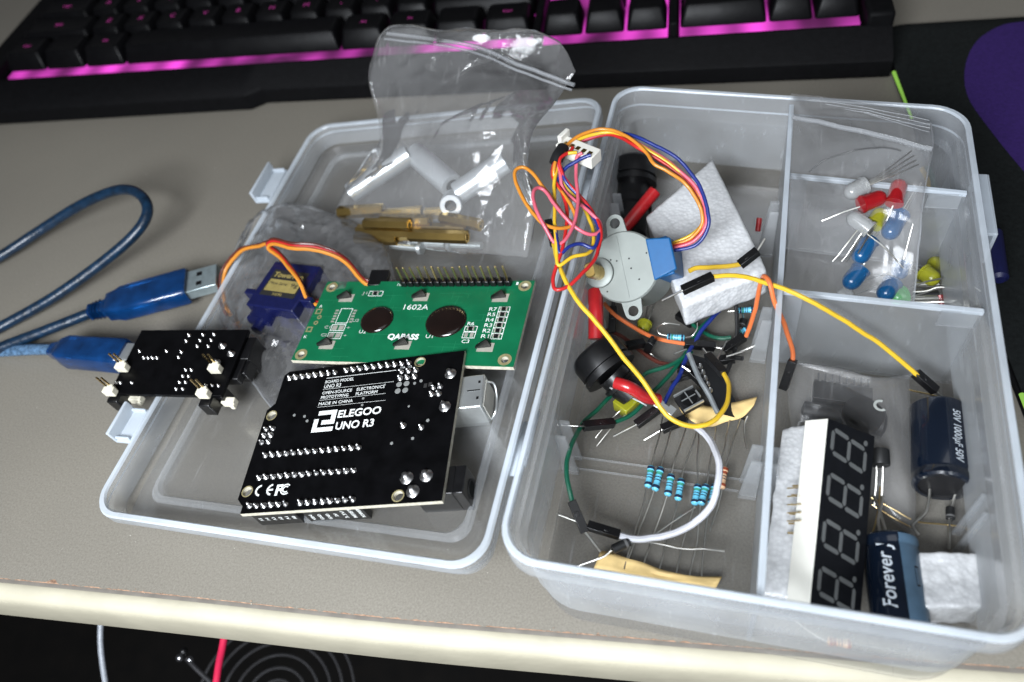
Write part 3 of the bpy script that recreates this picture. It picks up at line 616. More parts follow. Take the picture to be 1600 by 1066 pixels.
ringtext(4.9, 7.6, 1.35, 1.95, 95, 265); ringtext(8.9, 7.6, 1.35, 1.95, 95, 265, [(-0.5, 0, 1.6, 0.55)])
ringtext(13.7, 7.4, 1.45, 1.85, 50, 310); ringtext(13.7, 7.4, 0.75, 1.15, 50, 310)
g = G()                                  # the block emblem beside the two large words
for q in (((18.0, 33.6), (24.6, 33.6), (24.6, 35.2), (18.0, 35.2)), ((22.9, 30.6), (24.6, 30.6), (24.6, 33.6), (22.9, 33.6)), ((19.9, 29.9), (24.6, 29.9), (24.6, 31.5), (19.9, 31.5)), ((17.0, 27.2), (18.6, 27.2), (18.6, 32.2), (17.0, 32.2)), ((18.6, 27.2), (24.6, 27.2), (24.6, 28.8), (18.6, 28.8))):
    g.prism([(x + 0.0, y) for x, y in q], 0.0 + 0.001 * len(g.f), 0.05 + 0.001 * len(g.f))
part(ub, 'emblem', g, M_silk)
g = G(); g.box((30, 48.5, .03), (25.6, .16, .04))
part(ub, 'rule', g, M_silk)
g = G()
for y, n_, x0 in ((43.95, 76, 17.2), (39.6, 70, 17.1), (36.9, 72, 16.9)):
    for i in range(n_): g.box((x0 + i * 0.34, y, .03), (.17, .17, .04))
part(ub, 'dotted_rule', g, M_silk)
g = G(); g.box((69.8 - 4.8, 38.3, -7.2), (16.6, 12.2, 10.8)); part(ub, 'usb_socket', g, M_steel, bev=0.5); us = ub.children[-1]
g = G(); g.box((73.35, 38.3, -7.4), (0.35, 9.6, 8.2)); part(us, 'socket_mouth', g, M_white)
g = G(); g.box((70.2, 38.4, -1.72), (4.2, 0.35, 0.12)); g.box((71.8, 41.4, -1.72), (.7, 1.0, .12)); g.box((71.8, 35.4, -1.72), (.7, 1.0, .12)); part(us, 'seam', g, M_blk)
g = G(); g.tube([V((73.4, 42.6, -3.5)), V((75.2, 43.2, -6)), V((75.4, 40, -9)), V((75.3, 35, -9.5)), V((73.5, 33.5, -11.5))], 0.35, 6); part(us, 'spring_wire', g, M_steel)
g = G(); g.box((61.8, 7.6, -7.1), (12.6, 9.0, 10.9)); g.box((69.6, 7.6, -7.1), (3.2, 9.0, 10.9)); pj = part(ub, 'power_jack', g, M_blk, bev=0.3)
g = G(); g.lathe((71.0, 7.6, -8), (71.6, 7.6, -8), [(0, 3.1), (0.45, 3.1), (0.45, 2.4), (0.1, 2.4)], 20, cap=False); g.cyl((70.9, 7.6, -8), (71.25, 7.6, -8), 2.4, 20, 1); part(pj, 'jack_ring', g, [M_blkm, M_padm])
for (x0, x1, y, s) in ((1.3, 16.5, 2.3, 'A5 A4 A3 A2 A1 A0'), (19.0, 39.3, 2.3, 'VIN GND GND 5V 3.3V RESET IOREF'), (1.2, 21.5, 50.8, None), (22.7, 48.3, 50.8, None)):
    g = G(); g.box(((x0 + x1) / 2, y, -5.95), (x1 - x0, 2.5, 8.5)); hd = part(ub, 'pin_header', g, M_blk, bev=0.15)
    if s:
        ws = s.split(); R90 = Matrix.Rotation(math.radians(90), 4, 'X')
        for k, wd_ in enumerate(ws):
            xx = x0 + 1.7 + k * (x1 - x0 - 2.6) / (len(ws) - 0.6); ba = Matrix.Rotation(math.radians(90), 4, 'X') @ Matrix.Rotation(math.radians(90), 4, 'Z')
            text(hd, wd_, T(V((xx + 0.9, y - 1.29, -8.6 if len(wd_) > 2 else -7.2))) @ ba, 1.15, M_silk, 1.1 * len(wd_) if len(wd_) > 2 else 1.8)
g = G(); g.box((18, 18, -4.2), (35, 8, 3.6)); part(ub, 'long_chip', g, M_chip)
g = G(); g.cyl((52, 18, -1.6), (52, 18, -8), 3.2, 20); part(ub, 'capacitor_can', g, M_alu)

# ================================================================== display module, back side up
CM = frame((-0.0057496728, -0.1027441447, 0.0230216297), (49.8908953, 64.03896764, 17.603622254))
lc = thing('display_module', 'green character display module lying back side up in the lid', 'display module', CM)
LHs = [(2.5, 33.5), (77.5, 33.5), (2.5, 2.5), (77.5, 2.5)]
holed('circuit_board', lc, [(-0.5, -0.1), (81.0, -0.3), (80.6, 35.9), (-0.5, 36.2)], [(x, y, 1.25) for x, y in LHs], -1.6, 0, [M_grn, M_pcbe])
for x, y in LHs:
    g = G(); a = [V((x + r * math.cos(2 * math.pi * k / 24), y + r * math.sin(2 * math.pi * k / 24), z)) for (r, z) in ((1.3, -1.5), (1.3, 0.05), (2.3, 0.05), (2.3, 0.0)) for k in range(24)]
    g.shell([a[24 * i:24 * i + 24] for i in range(4)]); g.f = g.f[:-2]; g.m = g.m[:-2]; part(lc, 'mounting_ring', g, M_gold)
g = G(); g.box((40, 18, -5.2), (71.5, 26.5, 7.0)); part(lc, 'bezel', g, M_steel, bev=0.4)
for (cx_, cy_, a, b) in ((26.6, 18.2, 6.2, 5.9), (52.9, 17.8, 7.4, 6.9)):
    g = G(); R_ = []
    for (k, z) in ((1.0, 0.0), (0.98, 0.35), (0.9, 0.8), (0.7, 1.15), (0.4, 1.35), (0.1, 1.4)): R_.append([V((cx_ + a * k * math.cos(2 * math.pi * i / 32), cy_ + b * k * math.sin(2 * math.pi * i / 32), z)) for i in range(32)])
    g.shell(R_); part(lc, 'epoxy_glob', g, M_eye, ang=60)
for k in range(16):
    x = 32.3 + 2.62 * k
    if k == 0:
        g = G(); g.box((0, 0, 1.25), (2.3, 2.4, 2.5)); hb = part(lc, 'header_block', g, M_blk, bev=0.35); hb.location = V((x, 34.4, 0)) * S
        g = G(); g.box((0, 0, 5.8), (0.62, 0.62, 6.6)); g2 = part(lc, 'header_pin', g, M_pin, bev=0.1); g2.location = V((x, 34.4, 0)) * S
    else:
        again(hb, (x, 34.4, 0)); c = again(g2, (x, 34.4, 0)); c.rotation_euler = (random.uniform(-.03, .03), random.uniform(-.03, .03), 0)
for (x, y) in ((9.9, 28.2), (39.6, 28.6), (69.2, 28.2), (10.3, 6.8), (39.4, 7.4), (69.0, 7.2)):
    g = G(); g.box((0.8, 0, 0.035), (5.6, 3.6, 0.05)); o_ = part(lc, 'tab_pad', g, mat('tin_pad2', (0.42, 0.40, 0.34), 0.45, 0.3)); o_.location = V((x, y, 0)) * S
    g = G()                                   # twisted bezel tab standing on its pad
    n_ = 7
    for i in range(n_):
        tt_ = i / (n_ - 1); a = math.radians(8 + 34 * tt_); hw = 2.7 * (1 - 0.25 * tt_)
        g.v += [V((-hw * math.cos(a), -hw * math.sin(a) + 0.25, 0.05 + 2.6 * tt_)), V((hw * math.cos(a), hw * math.sin(a) + .25, 0.05 + 2.6 * tt_)), V((hw * math.cos(a), hw * math.sin(a) - .25, 0.05 + 2.6 * tt_)), V((-hw * math.cos(a), -hw * math.sin(a) - .25, 0.05 + 2.6 * tt_))]
    for i in range(n_ - 1):
        for k in range(4): g.f.append([4 * i + k, 4 * i + (k + 1) % 4, 4 * i + 4 + (k + 1) % 4, 4 * i + 4 + k]); g.m.append(0)
    g.f.append([4 * n_ - 4, 4 * n_ - 3, 4 * n_ - 2, 4 * n_ - 1]); g.m.append(0)
    part(o_, 'bezel_tab', g, M_blk)  # metal tab; the black colour stands in for its dark reflections
def ltext(s, x, y, h, wd, m=M_silk, b=0.0, rz=0): return text(lc, s, T(V((x, y, 0.035))) @ RZ(rz), h, m, wd, bold=b)
ltext('1602A', 35.2, 22.9, 2.3, 9.4); ltext('QAPASS', 33.3, 9.9, 2.2, 11.6, b=0.12); ltext('U1', 47.4, 10.6, 1.4, 2.6); ltext('U2', 21.6, 12.2, 1.4, 2.6); ltext('U3', 17.1, 17.2, 1.3, 2.4, M_grey)
for i, r in enumerate(('R7', 'R5', 'R4', 'R3', 'R2', 'R1')):
    ltext(r, 67.2 + 0.0 * i, 22.5 - 2.3 * i, 1.5, 2.7)
g = G()
def frame_lines(g, x0, y0, x1, y1, t=0.22):
    g.box(((x0 + x1) / 2, y0, .03), (x1 - x0 + t, t, .04)); g.box(((x0 + x1) / 2, y1, .03), (x1 - x0 + t, t, .04)); g.box((x0, (y0 + y1) / 2, .031), (t, y1 - y0, .04)); g.box((x1, (y0 + y1) / 2, .031), (t, y1 - y0, .04))
for q_ in [(70.6, 22.2 - 2.3 * i, 74.4, 24.2 - 2.3 * i) for i in range(6)] + [(60.6, 10.9, 64.9, 13.3), (60.6, 13.6, 64.9, 15.8), (19.2, 29.2, 24.6, 31.4), (10.6, 16.6, 15.2, 23.2), (9.8, 13.2, 15.2, 15.9), (9.8, 9.6, 15.2, 12.3)]:
    g = G(); frame_lines(g, *q_); part(lc, 'outline_mark', g, M_silk)
g = G()
M_tp = mat('tin_pad3', (0.52, 0.50, 0.44), 0.4, 0.5)
for (x, y) in [(72.5, 23.2 - 2.3 * i) for i in range(6)] + [(62.8, 14.7), (21.9, 30.3)]:
    g = G(); g.box((x - 1, y, .25), (.5, 1.3, .5)); g.box((x + 1, y, .25), (.5, 1.3, .5)); g.box((x, y, .22), (1.5, 1.3, .46), 1); part(lc, 'chip_resistor', g, [M_tp, M_blk])
g = G()
for x in (61.8, 63.8):
    g = G(); g.box((x, 12.1, .12), (1.2, 1.5, .2)); part(lc, 'bare_pad', g, M_tp)
g = G()
for y in (14.5, 11.0):
    for x in (11.2, 13.8): g.box((x, y, .04), (1.9, 1.9, .06))
for k in range(5):
    for x in (9.2, 16.5): g.box((x, 17.2 + 1.27 * k, .04), (1.3, .7, .06))
part(lc, 'bare_pads', g, M_tp)
ltext('R6', 61.0, 16.3, 1.3, 2.4); ltext('C3', 60.9, 8.8, 1.4, 2.7); ltext('C1', 7.0, 14.1, 1.2, 2.3, M_grey); ltext('C2', 7.0, 10.6, 1.2, 2.3, M_grey); ltext('J1', 16.4, 30.0, 1.2, 1.9, M_grey); ltext('+', 16.0, 14, 1.2, 1.2, M_grey); ltext('+', 16.0, 10.5, 1.2, 1.2, M_grey); ltext('A', 1.0, 23.6, 1.3, 1.2); ltext('K', 0.4, 9.6, 1.3, 1.2); ltext('16', 29.2, 34.0, 1.3, 1.6); ltext('1', 74.2, 34.0, 1.3, .8)
g = G(); frame_lines(g, 0.7, 20.9, 2.6, 22.8, .5); frame_lines(g, 0.2, 12.6, 2.1, 14.5, .5); part(lc, 'gold_pad', g, M_gold)
for x, y in ((3.0, 19.2), (2.6, 16.6)):
    g = G(); g.lathe((x, y, 0), (x, y, 1), [(0, .9), (.05, .9), (.05, .45), (0, .45)], 16, cap=False); part(lc, 'gold_pad', g, M_gold)
g = G()                                        # faint traces in the copper
for k in range(26):
    x = random.uniform(4, 74); y = random.uniform(2, 33); g.box((x, y, 0.008), (random.uniform(2, 12), .14, .02))
    g.box((x + 0.2, y - 1, 0.01), (.14, random.uniform(1, 5), .02))
for k in range(22): g.cyl((random.uniform(4, 77), random.uniform(2, 33), 0), (0, 0, 0.02), .25, 8) if False else None
part(lc, 'traces', g, M_grnl)

# ================================================================== supply module, straddling the lid's edge
PM = rescale(frame((0.037, -0.063, 0.075), (-46.866, 59.463, -16.737)), 46 / 53.0)
kP = 46 / 53.0
ps = thing('supply_module', 'small black supply board with cream jumper caps propped on the left lid edge', 'circuit board', PM)
g = G(); g.box((23, 13.9, -0.8), (46, 27.8, 1.6)); part(ps, 'circuit_board', g, [M_pcb], bev=0.15)
g = G(); c0 = uv(PM, *zp(1550, 300)); g.box((44.5, 21, -6.5), (9, 9.5, 9.5)); g.box((47.6, 14.0, -6.0), (3.0, 6, 6)); g.box((45, 17, -4), (6, 18, 4)); part(ps, 'barrel_jack', g, M_blk, bev=0.4)
g = G(); g.box((5, 15, -4.5), (11, 12, 6)); part(ps, 'usb_socket', g, M_steel, bev=0.3)
JP = None
for a in ((905, 230), (875, 290), (1050, 225), (1020, 285), (990, 345), (1165, 222), (1135, 282), (1105, 345), (390, 395), (670, 395), (825, 405), (797, 460), (870, 590), (930, 590), (840, 655), (900, 655), (805, 720), (868, 720), (770, 790), (840, 790), (435, 465), (480, 465), (525, 465), (572, 465), (150, 725), (190, 725), (310, 725), (1080, 755), (1145, 755), (1210, 755)):
    x, y = uv(PM, *zp(*a)); 
    if JP is None: JP = joint(ps, x, y, .75, 1.0)
    else: c = again(JP, (x, y, 0)); c.scale = (.9, .9, .9)
for a in ((1250, 340), (1340, 420), (1190, 510)):
    x, y = uv(PM, *zp(*a)); c = again(JP, (x, y, 0)); c.scale = (2.2, 1.8, 1.2)
def clip(a, pins=True):
    x, y = uv(PM, *zp(*a)); g = G(); g.box((x, y, 1.6), (4.4, 2.6, 3.2)); g.box((x + 0.2, y + 1.3, 2.2), (2.2, 1.6, 2.4)); cp = part(ps, 'jumper_cap', g, M_cream, bev=0.4)
    if pins:
        for dx in (-0.9, 1.1):
            g = G(); g.box((x + dx - 1.0, y + 1.6, 5.2), (.55, .55, 5.6)); part(cp, 'pin', g, M_pin)
for a in ((235, 585), (110, 835), (1200, 600), (1080, 860)): clip(a)
for a in ((150, 890), (1100, 930)):
    x, y = uv(PM, *zp(*a), -3); g = G(); g.box((x, y, -4.5), (4.6, 4.6, 6.5)); part(ps, 'pin_header', g, M_blk, bev=0.5)
for a in ((340, 875), (1310, 905)):
    x, y = uv(PM, *zp(*a), -6); g = G(); g.box((x, y, -7), (5, 2.6, 3)); g.box((x + 1.6, y - 1.0, -7.5), (1.7, 2.2, 2.4)); part(ps, 'jumper_cap', g, M_cream, bev=0.4)
for a, b in (((130, 870), (150, 850)),): pass
for bx in (1.5, 41.5):                         # pin header legs under the board keep it off the lid edge
    g = G(); g.box((bx, 3.5, -5.5), (4.5, 4.5, 8)); part(ps, 'pin_header', g, M_blk, bev=0.3)

# ================================================================== blue usb cable
us = thing('usb_cable', 'translucent blue usb cable looping in from the left with its two plugs side by side', 'usb cable', at(140, 500, 0))
g = G(); g.tube([at(x, y, z) for x, y, z in ((-60, 432, 4), (0, 401, 5), (60, 362, 8), (120, 324, 14), (170, 301, 19), (203, 297, 22), (226, 312, 23), (229, 338, 21), (205, 372, 17), (150, 418, 11), (80, 467, 6), (0, 512, 3), (-70, 550, 3))], 2.25, 12, sub=8); part(us, 'cable', g, M_usbc, True)
g = G(); g.tube([at(x, y, z) for x, y, z in ((-60, 575, 4), (0, 544, 5), (63, 520, 6), (142, 489, 7))], 2.2, 12); part(us, 'cable', g, M_usbc, True)
g = G(); g.tube([at(x, y, z) for x, y, z in ((-60, 550, 2.5), (0, 549, 2.6), (63, 546, 4), (92, 549, 5))], 2.3, 12); part(us, 'cable', g, M_braid, True)
A, B, Cc = at(141, 488, 7), at(296, 446, 8), at(342, 431, 8)
def plugframe(A, B):
    x = (B - A).normalized(); z = V((0, 0, 1)); y = z.cross(x).normalized(); z = x.cross(y); return basis(A, x, y, z)
MA = plugframe(A, B); La = (B - A).length
g = G()
secs = [(0, 2.8, 2.6), (1, 3.0, 2.7), (1.2, 2.4, 2.3), (2.2, 3.2, 2.8), (2.4, 2.5, 2.3), (3.6, 3.4, 3), (3.8, 2.6, 2.4), (5.2, 3.6, 3), (5.5, 3.0, 2.6), (7.5, 3.4, 2.8), (8.2, 5.4, 3.6), (11, 5.8, 3.8), (14, 7.0, 4.2), (La - 1, 7.4, 4.2), (La, 6.9, 3.9)]
g.shell([[MA @ V((x, p.x, p.y)) for p in rq([(-a, -b), (a, -b), (a, b), (-a, b)], 0, min(a, b) * .45, 0, 4)] for x, a, b in secs]); part(us, 'plug_body', g, M_usb, True, ang=50)
g = G(); Ls = (Cc - B).length; g.box((La + Ls / 2 - 0.5, 0, 0), (Ls + 1, 11.6, 4.4), M=MA); sh = part(us, 'plug_shell', g, mat('plug_steel', (0.50, 0.60, 0.62), 0.35, 0.8), True, bev=0.2)
g = G()
for dy in (-2.6, 2.6): g.box((La + Ls * 0.42, dy, 2.24), (2.2, 2.2, 0.1), M=MA)
part(sh, 'shell_hole', g, M_blk, True)
A, B = at(92, 549, 7), at(200, 557, 8); MB_ = plugframe(A, B); Lb = (B - A).length
g = G(); secs = [(-3, 2.6, 2.6), (0, 3.2, 3.0), (2, 4.6, 4.0), (5, 5.6, 4.8), (Lb - 1, 5.8, 5.0), (Lb, 5.2, 4.6)]
g.shell([[MB_ @ V((x, p.x, p.y)) for p in rq([(-a, -b), (a, -b), (a, b), (-a, b)], 0, min(a, b) * .4, 0, 4)] for x, a, b in secs]); part(us, 'plug_body', g, M_usb, True, ang=50)
g = G(); g.box((Lb + 3, 0, 0), (7, 8, 7.2), M=MB_); part(us, 'plug_shell', g, M_steel, True, bev=0.5)

# ================================================================== films (bags)
def film(par, name, sides, m, amp=2.0, seed=0, nu=90, nv=90, off_=0, fold=0.06, fk_=0.42):
    # sides: bottom, right, top, left as 3-D polylines (bottom l->r, right b->t, top l->r, left b->t)
    def samp(pl, t):
        L = [0]
        for i in range(len(pl) - 1): L.append(L[-1] + (pl[i + 1] - pl[i]).length)
        d = t * L[-1]
        for i in range(len(pl) - 1):
            if d <= L[i + 1] or i == len(pl) - 2:
                k = (d - L[i]) / max(1e-9, L[i + 1] - L[i]); return pl[i].lerp(pl[i + 1], min(1, k))
    b, r, tp, l = [smooth(s_, 5) for s_ in sides]; rows = []
    rg_ = random.Random(seed); folds = []
    for _ in range(60): folds.append((rg_.random(), rg_.random(), rg_.uniform(0, math.pi), rg_.uniform(.012, .05), rg_.uniform(.08, .45), rg_.uniform(-1, 1)))
    for j in range(nv):
        v = j / (nv - 1); row = []
        for i in range(nu):
            u = i / (nu - 1)
            p = samp(b, u) * (1 - v) + samp(tp, u) * v + samp(l, v) * (1 - u) + samp(r, v) * u - (b[0] * (1 - u) * (1 - v) + b[-1] * u * (1 - v) + tp[0] * (1 - u) * v + tp[-1] * u * v)
            q = p * fold + V((seed, seed, seed)); e = math.sin(math.pi * u) ** .4 * math.sin(math.pi * v) ** .4 if 0 < u < 1 and 0 < v < 1 else 0
            d1 = 1 - 2 * abs(noise.noise(q)); d2 = 1 - 2 * abs(noise.noise(q * 2.3 + V((9, 2, 4)))); d3 = 1 - 2 * abs(noise.noise(q * 5.1))
            fo = 0.0
            for (fu, fv, fa, fw, fl, fk) in folds:
                du, dv = u - fu, v - fv; s1 = du * math.cos(fa) + dv * math.sin(fa); s2 = -du * math.sin(fa) + dv * math.cos(fa)
                if abs(s1) < fw and abs(s2) < fl: fo += fk * (1 - abs(s1) / fw) * (1 - abs(s2) / fl)
            h = amp * (d1 * 0.6 + d2 * 0.3 - 0.25 + fo * fk_) * (0.25 + 0.75 * e) + off_ * e
            row.append(p + V((noise.noise(q * 1.7) * amp * .3, noise.noise(q * 1.9 + V((5, 5, 5))) * amp * .3, h)))
        rows.append(row)
    g = G(); g.grid(rows); return part(par, name, g, m, True, ang=180)
def LP(x, y, h=0): return LM @ V((*uv(LM, x, y, h), h))
# ---- servo and its bag
SM_o = LP(445, 446, 13)
cs = [LP(386, 490, 13), LP(477, 499, 13), LP(505, 408, 13), LP(405, 392, 13)]
sx = (cs[1] - cs[0] + cs[2] - cs[3]).normalized(); sy_ = (cs[3] - cs[0] + cs[2] - cs[1]); nz_ = sx.cross(sy_).normalized(); sy = nz_.cross(sx)
cen = (cs[0] + cs[1] + cs[2] + cs[3]) / 4; SV = basis(cen, sx, sy, nz_)
sw, sh_ = 22.5, 22.0
sv = thing('servo_motor', 'small translucent blue hobby servo with a gold label inside a clear bag', 'servo', SV)
g = G(); g.box((0, 0, -6), (sw, sh_, 12)); bd = part(sv, 'body', g, M_servo, bev=0.6)
g = G(); g.box((0, -4.5, -6), (32, 2.4, 11.6)); part(sv, 'mounting_ear', g, M_servo, bev=0.4)
g = G(); g.cyl((-5, -sh_ / 2 + 0.2, -6), (-5, -sh_ / 2 - 4, -6), 5.6, 24); g.cyl((-5, -sh_ / 2 - 3.5, -6), (-5, -sh_ / 2 - 7, -6), 2.3, 16); part(sv, 'output_gear', g, M_servo)
g = G(); g.box((0.2, 0.6, 0.06), (16.5, 12.5, .1)); lb = part(bd, 'label_sticker', g, M_lbl)
g = G(); g.box((0.2, -0.6, 0.13), (15.0, 5.6, .05)); part(bd, 'label_panel', g, M_lgold)
text(lb, 'TowerPro', T(V((-7, 3.4, .13))), 2.3, M_lgold, 14, shear=.2, bold=.1, name='lettering'); text(lb, 'Micro Servo', T(V((-6.6, -0.3, .18))), 1.3, M_lbl, 8.5, name='lettering'); text(lb, '9g', T(V((3.6, -0.6, .18))), 1.8, M_lbl, 3.4, name='lettering'); text(lb, 'SG90', T(V((-2.2, -5.2, .13))), 1.2, M_lgold, 4.4, name='lettering')
for mname, off_i in ((W_br, 0), (W_rd, 1.2), (W_or, 2.4)):
    o3 = lambda x, y, h, k=off_i: LP(x + k * 0.6, y + k * 3.2, h)
    g = G(); g.tube([o3(x, y, h) for x, y, h in ((504, 470, 8), (490, 468, 10), (478, 462, 12), (462, 428, 17), (436, 396, 19), (418, 382, 20), (424, 374, 22), (455, 380, 22), (500, 384, 19), (540, 405, 14), (570, 436, 10), (590, 437, 8))], 0.72, 7); part(sv, 'wire', g, mname, True)
g = G(); g.tube([LP(x, y, h) for x, y, h in ((424, 376, 21), (405, 384, 18), (378, 392, 15), (356, 418, 10), (349, 445, 7), (352, 474, 5), (360, 492, 4))], 0.75, 7); part(sv, 'wire', g, W_or, True)
g = G(); g.tube([LP(x - 3, y + 1, h) for x, y, h in ((424, 374, 21), (405, 381, 18), (376, 390, 15), (353, 417, 10), (346, 445, 7), (349, 474, 5), (357, 492, 4))], 0.55, 7); part(sv, 'wire', g, W_br, True)
A, B = LP(578, 437, 9), LP(604, 437, 8); g = G(); g.box((7 / 2, 0, 0), (7, 7.4, 2.6), M=plugframe(A, B)); part(sv, 'plug', g, M_blk, True, bev=.3)
bg = thing('servo_bag', 'crumpled clear plastic bag holding the blue servo, tucked under the boards', 'plastic bag', LP(470, 480, 0))
sides = ([LP(428, 640, 1), LP(480, 600, 1), LP(540, 560, 1), LP(610, 505, 1)], [LP(610, 505, 1), LP(618, 450, 4), LP(606, 395, 7), LP(566, 352, 5)], [LP(372, 392, 10), LP(402, 338, 8), LP(440, 322, 8), LP(505, 330, 7), LP(566, 352, 5)], [LP(428, 640, 1), LP(385, 585, 1), LP(340, 492, 2), LP(346, 440, 7), LP(372, 392, 10)])
film(bg, 'film', sides, M_film, 2.6, 3.3, 110, 110, off_=6, fold=0.06, fk_=1.0); film(bg, 'film', sides, M_film, 0.6, 8.3, off_=-1.0, fold=0.05)
g = G(); g.tube([LP(428, 640, 1.2), LP(405, 610, 1.2), LP(384, 584, 1.2), LP(366, 545, 1.4), LP(345, 500, 2)], .35, 6); part(bg, 'side_seam', g, M_zip, True)
g = G(); g.tube([LP(345, 500, 2), LP(346, 440, 6), LP(372, 390, 8), LP(402, 338, 8), LP(440, 322, 8), LP(505, 330, 7), LP(566, 352, 5), LP(606, 395, 6), LP(618, 440, 4)], .22, 6); part(bg, 'top_seam', g, M_zip, True)
# ---- hardware bag: tubes, hex posts and screws
hb_ = thing('hardware_bag', 'crumpled clear zip bag of metal spacers standing up from the back of the lid', 'plastic bag', LP(690, 300, 0))
def top_(x, y, z): return at(x, y, z)
sides = ([LP(515, 352, 3), LP(600, 378, 2), LP(700, 394, 2), LP(826, 402, 3)],
         [LP(826, 402, 3), LP(838, 330, 14), LP(826, 262, 26), LP(833, 205, 34), at(868, 160, 52), at(900, 112, 60)],
         [at(585, 82, 58), at(612, 42, 66), at(690, 50, 66), at(790, 52, 66), at(868, 62, 64), at(900, 112, 60)],
         [LP(515, 352, 3), LP(545, 292, 14), LP(590, 246, 22), at(593, 190, 38), at(577, 130, 50), at(585, 82, 58)])
film(hb_, 'film', sides, M_film, 3.2, 1.1, 110, 120, off_=9, fold=0.04, fk_=0.5); film(hb_, 'film', sides, M_film, 0.8, 6.1, 90, 100, off_=-3, fold=0.045)
g = G(); g.tube([at(604, 52, 64), at(680, 62, 65), at(745, 74, 65), at(820, 104, 63), at(898, 132, 60)], 0.7, 6); g.tube([at(600, 60, 63.5), at(680, 70, 64), at(745, 84, 64), at(820, 114, 62), at(894, 140, 59)], 0.45, 6); part(hb_, 'zip_ridge', g, M_zip, True)
def tubeobj(a, b, r, label, hgt=9, m=M_alu, name='metal_spacer', cat='spacer', n=28, inner=0.55, grp='aluminium spacers in the bag', hb2=None):
    A, B = LP(*a, hgt), LP(*b, hb2 if hb2 is not None else hgt); L_ = (B - A).length; g = G()
    g.lathe(A, B, [(0.6, r * inner), (0, r * inner), (0, r * .94), (0.15, r), (L_ - .15, r), (L_, r * .94), (L_, r * inner), (L_ - .6, r * inner)], n, cap=False); g.lathe(A, B, [(.6, r * inner), (.62, .02)], n, [1], cap=False); g.lathe(A, B, [(L_ - .6, r * inner), (L_ - .62, .02)], n, [1], cap=False)
    return solo(name, g, [m, M_blk], label, cat, grp, ang=30)
tubeobj((548, 302), (640, 240), 4.2, 'leftmost long aluminium tube in the bag, slanting up to the right', 10, hb2=16)
tubeobj((648, 240), (706, 290), 4.8, 'middle aluminium tube in the bag, slanting down to the right', 14, hb2=10)
tubeobj((714, 303), (790, 252), 4.4, 'rightmost aluminium tube in the bag, slanting up to the right', 11, hb2=16)
tubeobj((704, 322), (708, 312), 4.2, 'short aluminium ring seen end on at the centre of the bag', 12, n=24, hb2=9)
def hexobj(a, b, r, label, h, m=M_brass): return tubeobj(a, b, r, label, h + 2.5, m, 'hex_standoff', 'standoff', 6, .5, 'brass standoffs in the bag')
hexobj((530, 332), (600, 328), 2.6, 'brass hex standoff at the left corner of the bag', 6); hexobj((560, 362), (648, 365), 2.9, 'long brass hex standoff along the front of the bag', 5)
hexobj((645, 358), (728, 361), 2.7, 'brass hex standoff beside the screws at the front of the bag', 4.5); hexobj((596, 345), (672, 346), 2.5, 'brass hex standoff under the crumpled film in mid bag', 7); hexobj((690, 340), (752, 352), 2.4, 'brass hex standoff at the right end of the pile', 6)
for k, (a, b, r_, h_) in enumerate((((570, 350), (640, 352), 2.4, 9.5), ((640, 368), (730, 371), 2.4, 7.5), ((600, 336), (660, 330), 2.3, 5), ((664, 334), (716, 330), 2.3, 4), ((556, 372), (620, 374), 2.4, 3.5))):
    hexobj(a, b, r_, ('brass standoff resting on top of the left ones', 'brass standoff resting across the right ones', 'brass standoff at the back left of the pile', 'brass standoff at the back right of the pile', 'brass standoff lowest at the front left')[k], h_)
for k, (a, b) in enumerate((((642, 378), (694, 381)), ((700, 382), (752, 384)), ((660, 388), (612, 384)))):
    A, B = LP(*a, 3), LP(*b, 3); L_ = (B - A).length; g = G(); pr_ = [(0, 1.2), (0, 2.4), (1.4, 2.6), (1.6, 1.4)]; d = 1.6
    while d < L_: pr_ += [(d, 1.45), (d + .25, 1.1), (d + .5, 1.45)]; d += .5
    g.lathe(A, B, pr_, 14, None); solo('machine_screw', g, M_steel, ('left steel screw under the brass bars', 'right steel screw lying at the front seam of the bag', 'steel screw half hidden at the front left of the bag')[k], 'screw', 'steel screws in the bag')
for k, q in enumerate(((597, 376), (622, 376), (580, 366))):
    c = LP(*q, 2.5); g = G(); g.lathe(c, c + LM.to_3x3() @ V((0, 0, 1)), [(0, 1.3), (0, 2.6), (1.8, 2.6), (1.8, 1.3)], 6, cap=False); solo('hex_nut', g, M_brass, ('left small nut beside the brass bars', 'nut nearest the steel screws in the bag', 'nut at the far left corner of the bag')[k], 'nut', 'nuts in the bag')

# ================================================================== compartment contents: connectors and wires
def dupont(par, a, b, pin=None, sleeve=1.25):
    A, B = V(a), V(b); L_ = (B - A).length; M = plugframe(A, B); g = G(); g.box((L_ / 2, 0, 0), (L_, 2.5, 2.5), M=M); g.box((L_ * 0.42, 0, 1.28), (1.6, 1.2, .25), M=M)
    part(par, 'connector', g, M_blk, True, bev=0.22)
    if pin is not None:
        g = G(); g.tube([B - (B - A) * 0.05, V(pin)], 0.36, 6, sub=0); part(par, 'pin', g, M_wirem, True)
def jumper(label, m, pts, c1=None, c2=None, r=0.72):
    P = [at(*p) for p in pts]; t = thing('jumper_wire', label, 'jumper wire', P[0], 'loose jumper wires')
    g = G(); g.tube(P, r, 8, sub=7); part(t, 'wire', g, m, True)
    for c in (c1, c2):
        if c: dupont(t, at(*c[0]), at(*c[1]), at(*c[2]) if len(c) > 2 else None)
    return t
